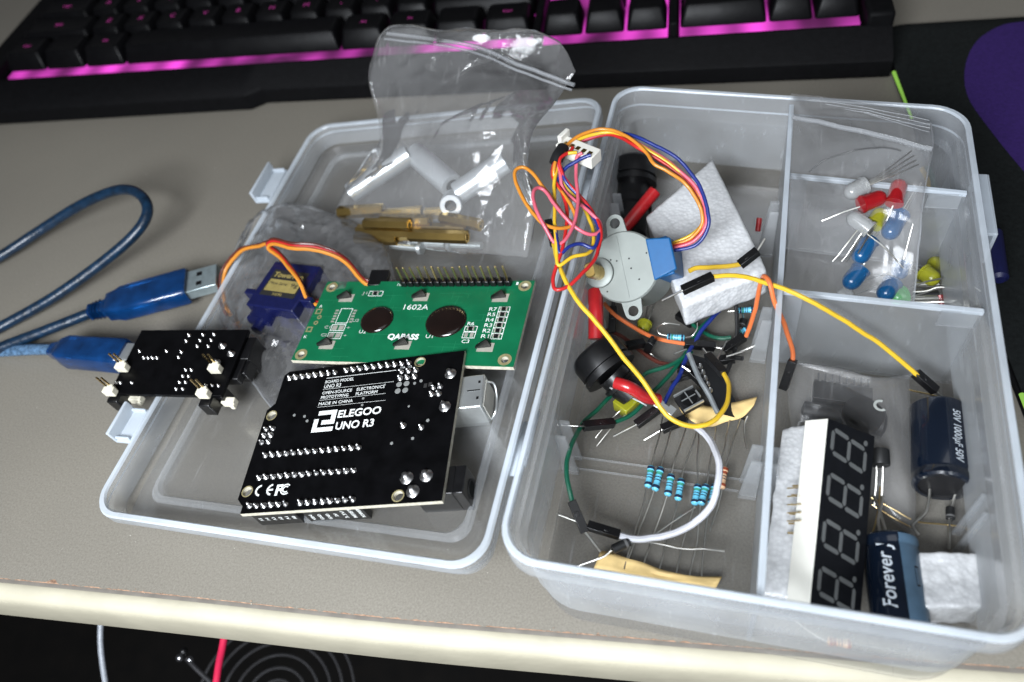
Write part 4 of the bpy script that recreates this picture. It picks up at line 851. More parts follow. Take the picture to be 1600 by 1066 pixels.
jumper('longest yellow jumper wire, running from the box rim down to the small chrome board', W_yl,
       [(865, 381, 42), (876, 422, 44), (901, 467, 43), (946, 522, 38), (1000, 590, 33), (1042, 648, 28), (1078, 664, 26), (1110, 660, 25), (1134, 637, 24), (1140, 605, 22), (1131, 582, 20)],
       ((865, 381, 42), (857, 347, 40)), ((1131, 584, 20), (1106, 556, 17), (1098, 545, 16)))
jumper('white jumper wire curving down past the resistors to the front', W_wh, [(1086, 667, 8), (1110, 690, 13), (1124, 728, 17), (1116, 780, 17), (1087, 815, 14), (1042, 836, 11), (1000, 842, 9), (968, 836, 8)], ((968, 836, 8), (918, 821, 10), (873, 804, 11)), r=1.0)
jumper('green jumper wire bowing along the left wall of the box', W_gr, [(958, 616, 8), (932, 640, 10), (908, 664, 13), (893, 695, 16), (886, 735, 16), (894, 784, 13)], ((893, 783, 13), (914, 832, 9), (938, 862, 4)))
jumper('green jumper wire whose black connector lies across the other green wire at the left', W_gr, [(959, 662, 10), (990, 645, 8), (1022, 612, 7), (1045, 588, 6), (1066, 560, 6), (1088, 520, 7), (1118, 491, 8)], ((959, 661, 10), (911, 666, 14), (905, 666, 15)))
jumper('green jumper wire arching behind the red fuse lead', W_gr, [(990, 600, 5), (1010, 583, 7), (1045, 572, 8), (1080, 550, 7)])
jumper('blue jumper wire running diagonally through the middle', W_bl, [(1036, 634, 9), (1048, 612, 8), (1062, 588, 8), (1073, 556, 8), (1092, 523, 8), (1110, 500, 9), (1124, 485, 9)], ((1038, 632, 8), (994, 664, 6), (958, 682, 5)))
jumper('black jumper wire dropping beside the long divider', W_bk, [(1147, 455, 14), (1151, 490, 10), (1151, 523, 8), (1140, 571, 6), (1115, 613, 4)], ((1131, 548, 7), (1163, 526, 9)))
jumper('orange jumper wire lying under the stepper motor', W_co, [(944, 474, 10), (960, 492, 9), (984, 508, 8), (1029, 530, 8), (1071, 538, 8)], ((1069, 537, 8), (1117, 542, 6), (1150, 550, 5)))
jumper('coral jumper wire looping over the long divider', W_co, [(1166, 525, 14), (1178, 490, 24), (1187, 448, 36), (1194, 431, 42), (1203, 442, 43), (1212, 475, 38), (1229, 517, 30), (1239, 545, 24), (1239, 566, 20)], ((1239, 563, 21), (1224, 607, 12)))
jumper('yellow jumper wire reaching over the divider to the right front compartment', W_yl, [(1112, 432, 36), (1145, 430, 38), (1180, 437, 41), (1215, 448, 42), (1265, 470, 41), (1325, 505, 34), (1385, 545, 25), (1432, 586, 17)], ((1114, 432, 36), (1066, 454, 34), (1034, 470, 33)), ((1430, 583, 17), (1462, 611, 13), (1480, 630, 10)))
jumper('short yellow jumper wire lying on the foam block', W_yl, [(1076, 424, 30), (1090, 419, 30), (1120, 418, 30), (1157, 413, 31)], ((1156, 414, 31), (1184, 392, 34), (1195, 373, 36)), r=0.8)
jumper('jumper wire end with its pin pointing left under the long yellow wire', W_bk, [(1075, 655, 6), (1070, 657, 6)], ((1072, 655, 7), (1034, 671, 6), (1006, 688, 4)))
jumper('black jumper connector end beside the fuse holder cap', W_bk, [(970, 540, 12), (980, 541, 10)], ((978, 541, 10), (1006, 536, 8)))
jumper('upright black jumper connector with a bent shiny pin', W_bk, [(1020, 528, 14), (1018, 534, 12)], ((1019, 533, 12), (1012, 549, 5), (1026, 562, 3)))
jumper('black jumper connector standing under the motor ear', W_bk, [(960, 470, 10), (958, 480, 9)], ((958, 480, 9), (956, 520, 6)))
jumper('black jumper connector touching the chrome board', W_bk, [(1160, 560, 8), (1146, 559, 7)], ((1148, 560, 7), (1124, 563, 6), (1180, 540, 9)))

jumper('black jumper connector end lying under the blue wire by the divider', W_bk, [(1100, 600, 6), (1092, 588, 6)], ((1102, 602, 6), (1078, 580, 9), (1066, 572, 10)))
jumper('brown jumper wire deep under the stepper motor ear', W_br, [(948, 515, 5), (975, 528, 5), (1000, 548, 5), (1030, 566, 5), (1062, 575, 5)], ((1060, 575, 5), (1084, 582, 5)))
jumper('dark green jumper wire beside the foam block foot', W_gr, [(1080, 505, 4), (1098, 520, 4), (1120, 530, 5), (1142, 528, 6)], ((1082, 507, 4), (1058, 492, 4)))
jumper('black jumper wire crossing behind the small chrome board', W_bk, [(1050, 600, 4), (1075, 590, 5), (1105, 592, 5), (1128, 605, 4)])
# ---- stepper motor
Pc = at(972, 421, 31); vd = (CAM - Pc).normalized(); camx = RW.transposed() @ V((1, 0, 0)); camy = RW.transposed() @ V((0, 1, 0))
nn = (vd * 1.0 - camx * 0.34 + camy * 0.12).normalized()
dn = onplane(989, 486, Pc, nn) - onplane(960, 349, Pc, nn); u_ = (dn - nn * dn.dot(nn)).normalized(); sgn = dn.length
w__ = nn.cross(u_)                      # image right-ish
if w__.dot(camx) < 0: w__ = -w__
mc = (onplane(989, 486, Pc, nn) + onplane(960, 349, Pc, nn)) / 2; kk = sgn / 35.0
SMF = basis(mc, w__, u_, w__.cross(u_)); zs_ = 1 if (w__.cross(u_)).dot(nn) > 0 else -1
st = thing('stepper_motor', 'round grey stepper motor with a blue cap, tipped up on the parts in the box', 'stepper motor', SMF)
def mz(a): return a * zs_
Rm = 14.0 * kk
g = G(); g.lathe((0, 0, mz(0)), (0, 0, mz(-19)), [(0, Rm - .5), (.5, Rm), (18.5, Rm), (19, Rm - .6)], 48); part(st, 'body', g, M_mtr, ang=30)
for sgn_ in (-1, 1):
    yy = sgn_ * 17.5 * kk; R1, R0 = 3.5 * kk, 2.05 * kk; n_ = 20; g = G()
    ring_o, ring_i = [], []
    for k in range(n_):
        a = 2 * math.pi * k / n_; ox, oy = R1 * math.cos(a), R1 * math.sin(a)
        if oy * sgn_ < 0: oy = -sgn_ * 5.5 * kk * 1.0 * abs(math.sin(a)) ** .3; ox = R1 * (1 if math.cos(a) > 0 else -1) * (1.0 + .35 * abs(math.sin(a)))
        ring_o.append((ox, yy + oy)); ring_i.append((R0 * math.cos(a), yy + R0 * math.sin(a)))
    zt, zb_ = mz(-0.4), mz(-1.4); vs = [V((*p, zt)) for p in ring_o] + [V((*p, zt)) for p in ring_i] + [V((*p, zb_)) for p in ring_o] + [V((*p, zb_)) for p in ring_i]; fs = []
    for k in range(n_):
        j = (k + 1) % n_; fs += [(k, j, n_ + j, n_ + k), (2 * n_ + k, 3 * n_ + k, 3 * n_ + j, 2 * n_ + j), (k, 2 * n_ + k, 2 * n_ + j, j), (n_ + k, n_ + j, 3 * n_ + j, 3 * n_ + k)]
    g.add(vs, fs); part(st, 'mounting_ear', g, M_mtr, ang=30)
g = G(); g.box((Rm + 0.5, 0, mz(-9.8)), (6.5, 15 * kk, 17.5)); g.prism([(Rm * .75, -8.3 * kk), (Rm + 5, -6.2 * kk), (Rm + 5, 6.2 * kk), (Rm * .75, 8.3 * kk)], mz(0.3), mz(-1.2)); part(st, 'blue_cover', g, M_cap_b, bev=0.5)
sx_ = V(uv(SMF, 937, 427)).to_3d() if False else V((*uv(SMF, 937, 427), 0))
g = G(); g.lathe(sx_, sx_ + V((0, 0, mz(1))), [(0, 5.0), (1.2, 4.9), (1.4, 4.5), (1.5, 2.5)], 28); part(st, 'shaft_collar', g, M_mtr)
g = G(); g.lathe(sx_, sx_ + V((0, 0, mz(1))), [(0, 2.5), (9.4, 2.5), (9.8, 2.1)], 20); sf = part(st, 'shaft', g, M_brass)
for v in sf.data.vertices:
    if v.co.z * zs_ > 0.0045: v.co.x = max(-0.0015 + sx_.x * S, min(0.0015 + sx_.x * S, v.co.x))
g = G(); g.box((sx_.x + 8, 0, mz(.05)), (0.5, Rm * 1.75, .3)); part(st, 'face_crease', g, M_mtr)
g = G()
for k in range(9):
    a = random.uniform(0, 6.28); r_ = Rm * random.uniform(.2, .9); g.cyl((r_ * math.cos(a), r_ * math.sin(a), mz(0)), (r_ * math.cos(a), r_ * math.sin(a), mz(.06)), .3, 8)
part(st, 'punch_mark', g, M_blkm)
wires = [(W_or, [(1051, 383, 33), (1080, 372, 36), (1097, 350, 40), (1094, 322, 44), (1073, 290, 48), (1045, 268, 52), (1022, 255, 54), (1010, 238, 55), (985, 218, 56), (955, 203, 56), (928, 203, 56), (897, 217, 56), (873, 243, 56), (866, 262, 55), (869, 285, 52), (890, 318, 50), (898, 340, 48), (896, 352, 48), (870, 357, 50), (845, 348, 52), (822, 318, 54), (806, 285, 56), (806, 266, 57), (820, 262, 57), (838, 276, 56), (853, 297, 54), (880, 335, 50), (899, 353, 48)]),
         (W_yl, [(1051, 380, 33), (1082, 367, 36), (1101, 345, 40), (1098, 315, 44), (1078, 282, 48), (1040, 252, 52), (1000, 228, 55), (960, 208, 55), (925, 210, 55), (893, 224, 55), (874, 244, 56), (876, 265, 54), (884, 292, 50), (908, 318, 46), (924, 352, 44), (927, 385, 44), (918, 396, 45), (895, 402, 46), (874, 415, 46), (870, 400, 47), (869, 370, 49), (866, 320, 51), (868, 280, 53), (874, 247, 55), (888, 240, 56), (902, 238, 56)]),
         (W_pk, [(1052, 388, 33), (1085, 376, 36), (1103, 352, 40), (1099, 316, 44), (1080, 284, 48), (1040, 250, 52), (1000, 227, 55), (960, 207, 55), (925, 213, 54), (893, 228, 54), (873, 250, 55), (876, 275, 53), (884, 300, 50), (920, 330, 47), (936, 348, 45), (936, 362, 45), (920, 366, 46), (893, 350, 49), (866, 318, 53), (850, 296, 55), (838, 294, 56), (833, 306, 56), (838, 328, 55), (850, 354, 52), (868, 380, 48), (883, 376, 48), (897, 350, 49), (902, 320, 50), (900, 270, 52), (902, 246, 55), (911, 239, 56)]),
         (W_bl, [(1053, 392, 33), (1090, 381, 36), (1106, 356, 40), (1105, 325, 44), (1090, 285, 48), (1060, 250, 52), (1010, 222, 55), (965, 208, 55), (925, 207, 55), (892, 222, 55), (876, 246, 55), (880, 275, 53), (895, 296, 50), (915, 318, 47), (932, 350, 45), (935, 372, 45), (928, 387, 45), (908, 382, 46), (890, 386, 47), (875, 396, 47), (870, 370, 49), (866, 335, 50), (866, 300, 51), (880, 268, 53), (905, 250, 55), (924, 242, 56)]),
         (W_rd, [(1052, 385, 33), (1088, 373, 36), (1100, 348, 40), (1094, 312, 44), (1070, 280, 48), (1035, 253, 52), (995, 230, 55), (955, 211, 54), (920, 216, 53), (890, 232, 54), (868, 252, 55), (864, 275, 53), (878, 300, 51), (885, 330, 49), (885, 360, 48), (877, 395, 47), (866, 428, 45), (866, 448, 44), (876, 451, 44), (900, 437, 44), (928, 408, 44), (937, 385, 44), (938, 360, 45), (925, 330, 46), (903, 303, 49), (880, 275, 53), (874, 250, 56), (890, 238, 56), (896, 230, 56)])]
for m_, pts in wires:
    g = G(); g.tube([at(*p) for p in pts], 0.62, 7, sub=7); part(st, 'wire', g, m_, True, ang=70)
g = G(); g.tube([at(880, 232, 55.3), at(872, 245, 55.3), at(868, 256, 54.4)], 2.2, 12); part(st, 'tape_band', g, M_blkm, True)
MJ = plugframe(at(882, 226, 54), at(926, 244, 54)); g = G(); Lj = (at(882, 226, 54) - at(926, 244, 54)).length; g.box((Lj / 2, 0, -0.8), (Lj + 3, 5.6, 4.5), M=MJ); g.box((-1.2, 1.5, 1.5), (1.6, 5, 4), M=MJ); part(st, 'plug', g, M_white, True, bev=.3)
g = G()
for k in range(5): g.box((1.4 + k * 2.45, -0.6, 1.48), (1.5, 1.6, .12), M=MJ)
part(st.children[-1], 'contact', g, M_brass, True)

# ---- fuse holders
def fuse(label, H0, H1, E, rh, rb, redp, rr, extra=None):
    H0, H1, E = V(H0), V(H1), V(E); t = thing('fuse_holder', label, 'fuse holder', H0, 'black fuse holders with red leads')
    L1 = (H1 - H0).length; g = G(); pf = [(0, rh * .3), (0, rh * .86), (.8, rh * .97), (1.4, rh)]
    g.lathe(H0, H1, pf + [(L1 * .7, rh), (L1 * .72, rh * .9), (L1 * .8, rh * .9), (L1 * .82, rh * 1.03), (L1, rh * 1.03), (L1, rb)], 32); part(t, 'cap', g, M_blk, True, ang=30)
    L2 = (E - H1).length; g = G(); g.lathe(H1, E, [(0, rb), (L2 * .3, rb), (L2 * .32, rb * 1.2), (L2 * .45, rb * 1.2), (L2 * .47, rb), (L2 * .96, rb * .95), (L2, rb * .7)], 28); part(t, 'barrel', g, M_blk, True, ang=30)
    for P, r_ in redp:
        g = G(); g.tube(P, r_, 14, sub=7); part(t, 'red_sleeve', g, M_redc, True)
    return t
t1 = fuse('black fuse holder behind the stepper motor', at(992, 252, 18), at(990, 290, 14), at(985, 372, 8), 8.6, 6.2, [([at(1023, 299, 22), at(1000, 327, 19), at(975, 358, 15)], 2.4)], 2.4)
t2 = fuse('black fuse holder lying in the front of the left compartment', at(926, 548, 17), at(956, 584, 14), at(990, 618, 9), 9.0, 5.2, [([at(962, 598, 19), at(985, 606, 19), at(1008, 620, 14), at(1027, 624, 10)], 2.0), ([at(930, 455, 24), at(931, 490, 22), at(931, 530, 18)], 2.5)], 2.2)
g = G(); M_ = plugframe(at(1024, 627, 10), at(1056, 650, 8)); g.box((1.2, 0, 0), (2.6, 3.2, .5), M=M_); g.box((3.5, 0, .2), (3, 2.2, .4), M=M_); g.box((5.6, .3, .6), (2.4, 3.0, .4), M=M_); part(t2, 'solder_tag', g, M_steel, True, bev=.1)
g = G(); g.tube([at(953, 606, 15), at(985, 620, 11), at(1010, 634, 8)], .35, 6); part(t2, 'solder_tag', g, M_steel, True)

# ---- foam block
def blob(pts_top, th, m, amp, seed, label, name, cat, n=34, group=None):
    a, b, c, d = [V(p) for p in pts_top]; R_ = []
    def P(u, v, w_):
        p = (a * (1 - u) + b * u) * (1 - v) + (d * (1 - u) + c * u) * v; nrm = (b - a).cross(d - a).normalized(); p = p - nrm * th * w_
        ctr = (a + b + c + d) / 4 - nrm * th / 2; q = p * 0.35 + V((seed, 0, 0)); rr = 0.0
        e = max(abs(u - .5), abs(v - .5)) * 2
        p = p + (p - ctr).normalized() * (noise.noise(q) * amp + noise.noise(q * 3.1) * amp * .5 + noise.noise(p * 3 + V((1, 2, 3))) * amp * .25)
        return p
    g = G(); g.grid([[P(i / n, j / n, 0) for i in range(n + 1)] for j in range(n + 1)])
    k = max(6, int(n * .4)); k = 12
    for (f) in ((lambda s_, w_: P(s_, 0, w_)), (lambda s_, w_: P(1, s_, w_)), (lambda s_, w_: P(1 - s_, 1, w_)), (lambda s_, w_: P(0, 1 - s_, w_))):
        g.grid([[f(i / n, j / k) for i in range(n + 1)] for j in range(k + 1)])
    g.grid([[P(i / n, j / n, 1) for i in range(n + 1)] for j in range(n + 1)])
    o = solo(name, g, m, label, cat, group, ang=60)
    bm = bmesh.new(); bm.from_mesh(o.data); bmesh.ops.remove_doubles(bm, verts=bm.verts, dist=1e-6); bmesh.ops.recalc_face_normals(bm, faces=bm.faces); bm.to_mesh(o.data); bm.free(); sm = o.modifiers.new('soft', 'SMOOTH'); sm.iterations = 9; sm.factor = .6; return o
blob([at(1066, 478, 22), at(1200, 423, 26), at(1113, 246, 26), at(1008, 338, 24)], 13, M_foam, .6, 2, 'large white foam block leaning under the motor wires', 'foam_block', 'foam block', n=46)

# ---- resistors on tape
def resistor(label, a, b, leads, m=0, r=1.15, group='resistors on the paper tape', sc_=1.0):
    A, B = V(a), V(b); L_ = (B - A).length; t = thing('resistor', label, 'resistor', (A + B) / 2, group)
    f = lambda d: d * L_; base = M_rb if m == 0 else M_rt; bands = [M_rn, M_rg if m == 0 else M_rr, M_rn]
    pr_ = [(0, .35), (.02, .7), (.08, 1.0), (.2, 1.02), (.24, .86), (.32, .84), (.36, .84), (.44, .84), (.48, .84), (.56, .84), (.6, .84), (.68, .84), (.74, .86), (.8, 1.02), (.92, 1.0), (.98, .7), (1, .35)]
    mi = [0, 0, 1, 0, 2, 2, 0, 3, 0, 3, 0, 0, 0, 1, 0, 0]
    g = G(); g.lathe(A, B, [(f(d), k * r) for d, k in pr_], 18, mi); part(t, 'body', g, [base, M_rn if m == 0 else M_rr, M_rg if m == 0 else M_rr, M_rn], True, ang=60)
    for Ld in leads:
        g = G(); g.tube(Ld, 0.24 * sc_, 6, sub=5); part(t, 'lead', g, M_wirem, True)
    return t
RS = [((1018, 728), (1012, 762), (1036, 652), (975, 890), 'leftmost resistor in the taped row'), ((1033, 730), (1023, 767), (1052, 655), (980, 880), 'second resistor from the left in the taped row'),
      ((1049, 741), (1043, 775), (1073, 665), (1005, 882), 'third resistor from the left in the taped row'), ((1065, 748), (1059, 782), (1090, 670), (1030, 893), 'fourth resistor from the left in the taped row'),
      ((1091, 757), (1085, 789), (1091, 672), (1055, 900), 'fifth resistor in the taped row, first of the touching pair'), ((1104, 757), (1095, 789), (1119, 668), (1076, 902), 'sixth resistor in the taped row, right one of the touching pair'),
      ((1117, 757), (1111, 788), (1141, 657), (1096, 905), 'seventh resistor of the row, half behind the white wire')]
for k, (a, b, tp, bt, lb_) in enumerate(RS):
    hz = 5.5 + (k % 3) * 0.8; mid = ((b[0] + bt[0]) / 2 + (6 if k > 3 else -1) * ((k % 2) - .5), (b[1] + bt[1]) / 2)
    resistor(lb_, at(*a, hz), at(*b, hz), [[at(*a, hz), at((a[0] + tp[0]) / 2, (a[1] + tp[1]) / 2, hz + 1), at(*tp, 5)], [at(*b, hz), at(*mid, 4), at(*bt, 3)]])
resistor('tan resistor at the right end of the row behind the white wire', at(1133, 730, 5), at(1127, 764, 5), [[at(1133, 730, 5), at(1145, 690, 6), at(1158, 654, 5)], [at(1127, 764, 5), at(1122, 790, 4), at(1110, 830, 3)]], 1)
resistor('blue resistor with looped leads behind the orange wire', at(1042, 526, 9), at(1070, 528, 9), [[at(1042, 526, 9), at(1029, 521, 9), at(1027, 512, 11), at(1040, 505, 13), at(1062, 507, 12)], [at(1070, 528, 9), at(1082, 524, 9), at(1089, 514, 11), at(1090, 504, 13)]], group='loose resistors')
resistor('blurred blue resistor beside the divider, upper of two', at(1153, 485, 6), at(1178, 484, 6), [[at(1153, 485, 6), at(1138, 487, 5)], [at(1178, 484, 6), at(1186, 486, 5)]], group='loose resistors')
resistor('blurred blue resistor beside the divider, lower of two', at(1152, 522, 6), at(1167, 515, 6), [[at(1152, 522, 6), at(1146, 528, 5)], [at(1167, 515, 6), at(1172, 505, 5)]], group='loose resistors')
resistor('tan striped resistor on the floor of the right front compartment, seen through the front wall', V((226.5, 6.2, 3.4)), V((232.6, 6.5, 3.4)), [[V((226.5, 6.2, 3.4)), V((222, 8, 3.2)), V((217, 11, 3.0))], [V((232.6, 6.5, 3.4)), V((239, 6.8, 3.0)), V((246, 7.5, 3.0))]], 1, 1.3, group='loose resistors')
def tape(label, pts, z, th=0.35):
    P = [at(x, y, z) for x, y in pts]; n_ = len(P) // 2; top, bot = P[:n_], P[n_:][::-1]; rows = []
    for k in range(5):
        rows.append([V((*(top[i].lerp(bot[i], k / 4)).to_2d(), z + .9 * noise.noise(V((i * 1.7, k * .5, z))) + .5 * (i % 2))) for i in range(n_)])
    rows = [[p for p in smooth(r, 4)] for r in rows]; g = G(); g.grid(rows); o = solo('resistor_tape', g, M_tape, label, 'paper tape', 'paper tapes holding the resistors', ang=25); so = o.modifiers.new('s', 'SOLIDIFY'); so.thickness = th * S
tape('upper paper tape strip by the small chrome board', [(1060, 636), (1082, 634), (1110, 636), (1132, 634), (1155, 628), (1183, 622), (1178, 636), (1160, 652), (1134, 660), (1112, 666), (1090, 664), (1070, 652)], 4.5)
tape('lower paper tape strip against the front wall of the box', [(939, 862), (958, 866), (980, 873), (1003, 880), (1028, 889), (1054, 897), (1090, 901), (1128, 903), (1118, 921), (1085, 914), (1052, 911), (1026, 908), (1002, 905), (978, 899), (955, 893), (928, 889)], 3.0)

# ---- diodes
def diode(label, a, b, leads, r=1.35):
    A, B = V(a), V(b); L_ = (B - A).length; t = thing('diode', label, 'diode', (A + B) / 2, 'black diodes')
    g = G(); g.lathe(A, B, [(0, r * .8), (.2, r), (L_ * .68, r), (L_ * .7, r * 1.005), (L_ * .84, r * 1.005), (L_ * .86, r), (L_ - .2, r), (L_, r * .8)], 20, [0, 0, 0, 1, 0, 0, 0]); part(t, 'body', g, [M_chip, mat('grey_band', (.12, .12, .12), .5)], True)
    for Ld in leads: g = G(); g.tube(Ld, .36, 6, sub=5); part(t, 'lead', g, M_wirem, True)
diode('black diode lying at the end of the white wire', at(957, 859, 8), at(984, 846, 8), [[at(957, 859, 8), at(940, 872, 6), at(903, 885, 4)], [at(984, 846, 8), at(1020, 848, 6), at(1066, 857, 5), at(1100, 857, 5), at(1132, 861, 4)]])
diode('black diode between the fuse lead and the blue wire', at(1162, 500, 5), at(1158, 512, 5), [[at(1162, 500, 5), at(1160, 490, 5)], [at(1158, 512, 5), at(1150, 540, 4)]])
diode('shiny black diode at the end of its bent leads beside the zip bag', at(1488, 452, 12), at(1499, 463, 12), [[at(1488, 452, 12), at(1470, 449, 11), at(1448, 455, 9), at(1427, 456, 8)], [at(1499, 463, 12), at(1490, 471, 11), at(1460, 472, 9), at(1425, 473, 8)]], 1.5)
diode('small black diode standing below the upper capacitor', at(1485, 793, 3), at(1485, 812, 3), [[at(1485, 793, 3), at(1486, 780, 4)], [at(1485, 812, 3), at(1483, 835, 3), at(1482, 857, 3)]], 1.2)
for lb_, pts in (('long bare lead slanting under the white wire', [(1025, 834, 4), (1050, 816, 5), (1086, 792, 6)]), ('thin curly bare lead below the paper tape', [(1168, 650, 5), (1163, 662, 4), (1163, 680, 3), (1168, 702, 3)]), ('bare crossed lead by the black connectors', [(1118, 566, 9), (1128, 545, 9), (1135, 533, 8)]), ('short bare lead left of the small chrome board', [(1053, 554, 8), (1072, 546, 8)]), ('pinkish bare lead pointing at the divider', [(1135, 557, 10), (1150, 553, 10), (1164, 548, 10)]), ('thin bare lead over the left guide', [(870, 664, 8), (905, 666, 8)])):
    g = G(); g.tube([at(*p) for p in pts], .28, 6, sub=5); solo('bare_lead', g, M_wirem, lb_, 'wire lead', 'bare leads')
g = G(); g.tube([at(1265, 270, 20), at(1290, 250, 24), at(1330, 236, 28), at(1375, 230, 28), at(1408, 236, 24)], .3, 6); solo('thread', g, M_blk, 'dark curved hair of wire behind the zip bag', 'thread')

# ---- yellow parts and the small chrome board in the left compartment
def led(label, tip, base, col, legs=None, r=2.5, group='loose leds', sq=False):
    A, B = V(base), V(tip); L_ = (B - A).length; t = thing('led', label, 'led', A, group); g = G()
    if sq:
        M = plugframe(A, B); g.box((L_ / 2, 0, 0), (L_, r * 2, r * 1.7), M=M); part(t, 'lens', g, col, True, bev=.4)
    else:
        L_ = max(L_, r * 1.9); g.lathe(A, A + (B - A).normalized(), [(0, r * 1.1), (.8, r * 1.1), (.85, r), (L_ - r, r)] + [(L_ - r + r * math.sin(k * math.pi / 12), r * math.cos(k * math.pi / 12)) for k in range(1, 6)] + [(L_, .05)], 22); part(t, 'lens', g, col, True, ang=40)
    if not legs and not sq:
        dv = (A - B).normalized(); sd_ = dv.orthogonal().normalized() * 1.2; legs = [[A + sd_, A + sd_ * 1.4 + dv * 7, A + sd_ * 1.2 + dv * 15 + V((0, 0, -1))], [A - sd_, A - sd_ * 1.3 + dv * 6, A - sd_ * 1.5 + dv * 13]]
        legs = [[V((p.x, p.y, max(2.3, p.z))) for p in l_] for l_ in legs]
    for Ld in legs or []:
        g = G(); g.tube(Ld, .26, 6, sub=4); part(t, 'leg', g, M_wirem, True)
led('square yellow led under the red fuse lead', at(992, 620, 7), at(968, 642, 7), M_ledy, [[at(970, 640, 7), at(950, 662, 5), at(931, 685, 3)], [at(980, 645, 6), at(955, 670, 5), at(932, 697, 3)]], 3.0, sq=True)
led('yellow led behind the orange wire', at(1003, 520, 4), at(1008, 505, 4), M_ledy, r=2.4)
cb = thing('sensor_board', 'small dark sensor board standing on edge with a chrome framed button', 'circuit board', at(1098, 600, 3))
e0, e1 = at(1075, 552, 14), at(1123, 646, 9); dd = (e1 - e0); up_ = V((0.75, 0.25, -0.6)).normalized()
g = G(); hgt = 11; th_ = V((-.6, .4, -.5)).normalized() * 1.3
g.add([e0, e1, e1 + up_ * hgt, e0 + up_ * hgt, e0 + th_, e1 + th_, e1 + up_ * hgt + th_, e0 + up_ * hgt + th_], [(0, 1, 2, 3), (7, 6, 5, 4), (0, 4, 5, 1), (1, 5, 6, 2), (2, 6, 7, 3), (3, 7, 4, 0)]); part(cb, 'circuit_board', g, mat('grey_board', (.012, .013, .015), .4, .2), True)
g = G(); g.tube([e0, e0.lerp(e1, .4) + V((-.3, 0, .2)), e1], .85, 8); part(cb, 'board_edge', g, mat('edge_grey', (.22, .24, .25), .4, .4), True)
for k in range(5):
    p = onplane(*zs(878 + 22 * k, 528 + 53 * k), e0, dd.cross(up_).normalized()) + V((0, 0, .6)); g = G(); g.lathe(p - V((0, 0, 1)), p + V((0, 0, 1)), [(0, 1.0), (1, .8), (1.8, .3), (2.1, .05)], 10); part(cb, 'solder_joint', g, M_sold, True)
bq = at(1076, 624, 9); Mb = plugframe(bq, bq + V((.8, .62, .1))); g = G(); g.box((0, 0, -1.2), (7, 6.2, 2.4), M=Mb); part(cb, 'button_base', g, M_blkm, True, bev=.2)
g = G(); g.cyl(Mb @ V((0, 0, 0)), Mb @ V((0, 0, 1.0)), 2.5, 20); part(cb, 'button_cap', g, M_blk, True)
g = G()
g.box((0, -3.1, .4), (7, .5, 1.0), M=Mb); g.box((0, 3.1, .4), (7, .5, 1.0), M=Mb); g.box((3.4, 0, .3), (.5, 2.6, 1), M=Mb); g.box((0, 0, 1.1), (.35, 5, .15), M=Mb); g.box((0, 0, 1.09), (5, .35, .15), M=Mb); part(cb, 'button_frame', g, M_steel, True)
g = G(); c = at(1186, 350, 10); g.tube([at(1187, 342, 12), at(1183, 362, 9)], 1.0, 10); solo('red_sleeve', g, M_redc, 'small red sleeve beyond the foam block by the divider', 'sleeve')

# ================================================================== led bag over the far right compartments
lb = thing('led_bag', 'clear zip bag of coloured leds draped over the far right compartments', 'plastic bag', at(1330, 320, 4))
sides = ([at(1224, 452, 22), at(1290, 458, 14), at(1360, 465, 12), at(1427, 472, 14)], [at(1427, 472, 14), at(1434, 400, 26), at(1442, 320, 36), at(1450, 270, 41), at(1457, 234, 43), at(1455, 192, 44)], [at(1236, 147, 44), at(1300, 153, 44), at(1380, 166, 44), at(1455, 192, 44)], [at(1224, 452, 22), at(1232, 380, 34), at(1235, 280, 40), at(1237, 200, 43), at(1236, 147, 44)])
film(lb, 'film', sides, M_film2, 1.3, 5.5, 90, 110, off_=2.5, fold=.035, fk_=0.8); film(lb, 'film', sides, M_film2, .8, 9.5, 40, 40, off_=-5, fold=.04)
g = G(); g.tube([at(1239, 183, 45), at(1300, 196, 45.5), at(1380, 214, 45.5), at(1457, 233, 45)], .8, 8); part(lb, 'zip_ridge', g, M_zip, True)
g = G()
for k in range(4): g.tube([at(1260 + 30 * k, 156 + 7 * k, 45.2), at(1340 + 20 * k, 166 + 8 * k, 45.4), at(1452, 188 + 6 * k, 45.2)], .12, 5)
part(lb, 'film_crease', g, M_zip, True)
g = G(); g.tube([at(1455, 192, 44), at(1457, 233, 43.3), at(1450, 270, 41), at(1442, 320, 36), at(1434, 400, 26), at(1427, 472, 14)], .3, 6); part(lb, 'side_seam', g, M_zip, True)
gl = 'leds in the zip bag'
led('milky clear led with four long legs at the top of the bag', at(1320, 305, 37), at(1352, 289, 38), M_ledc, [[at(1350 + k, 290 + k, 38), at(1398 + 3 * k, 266 + 4 * k, 40), at(1430 + k * 4, 246 + k * 7, 40)] for k in (-1.5, -.5, .5, 1.5)], 2.7, gl)
led('red led lying level beside the milky one', at(1384, 306, 35), at(1345, 320, 35), M_ledr, [[at(1345, 322, 34), at(1310, 335, 32), at(1284, 345, 30)]], 2.7, gl)
led('red led standing upright at the right', at(1407, 282, 37), at(1397, 318, 35), M_ledr, [[at(1397, 318, 34), at(1385, 345, 30)]], 2.6, gl)
led('milky clear led with its legs spread at the front', at(1325, 335, 33), at(1360, 360, 31), M_ledc, [[at(1340, 360, 31), at(1318, 388, 27), at(1300, 408, 24)], [at(1347, 364, 31), at(1330, 388, 27), at(1314, 409, 24)], [at(1354, 364, 31), at(1385, 390, 27), at(1411, 418, 22)]], 2.7, gl)
led('yellow led half hidden under the others', at(1380, 328, 31), at(1364, 352, 30), M_ledy, [], 2.6, gl)
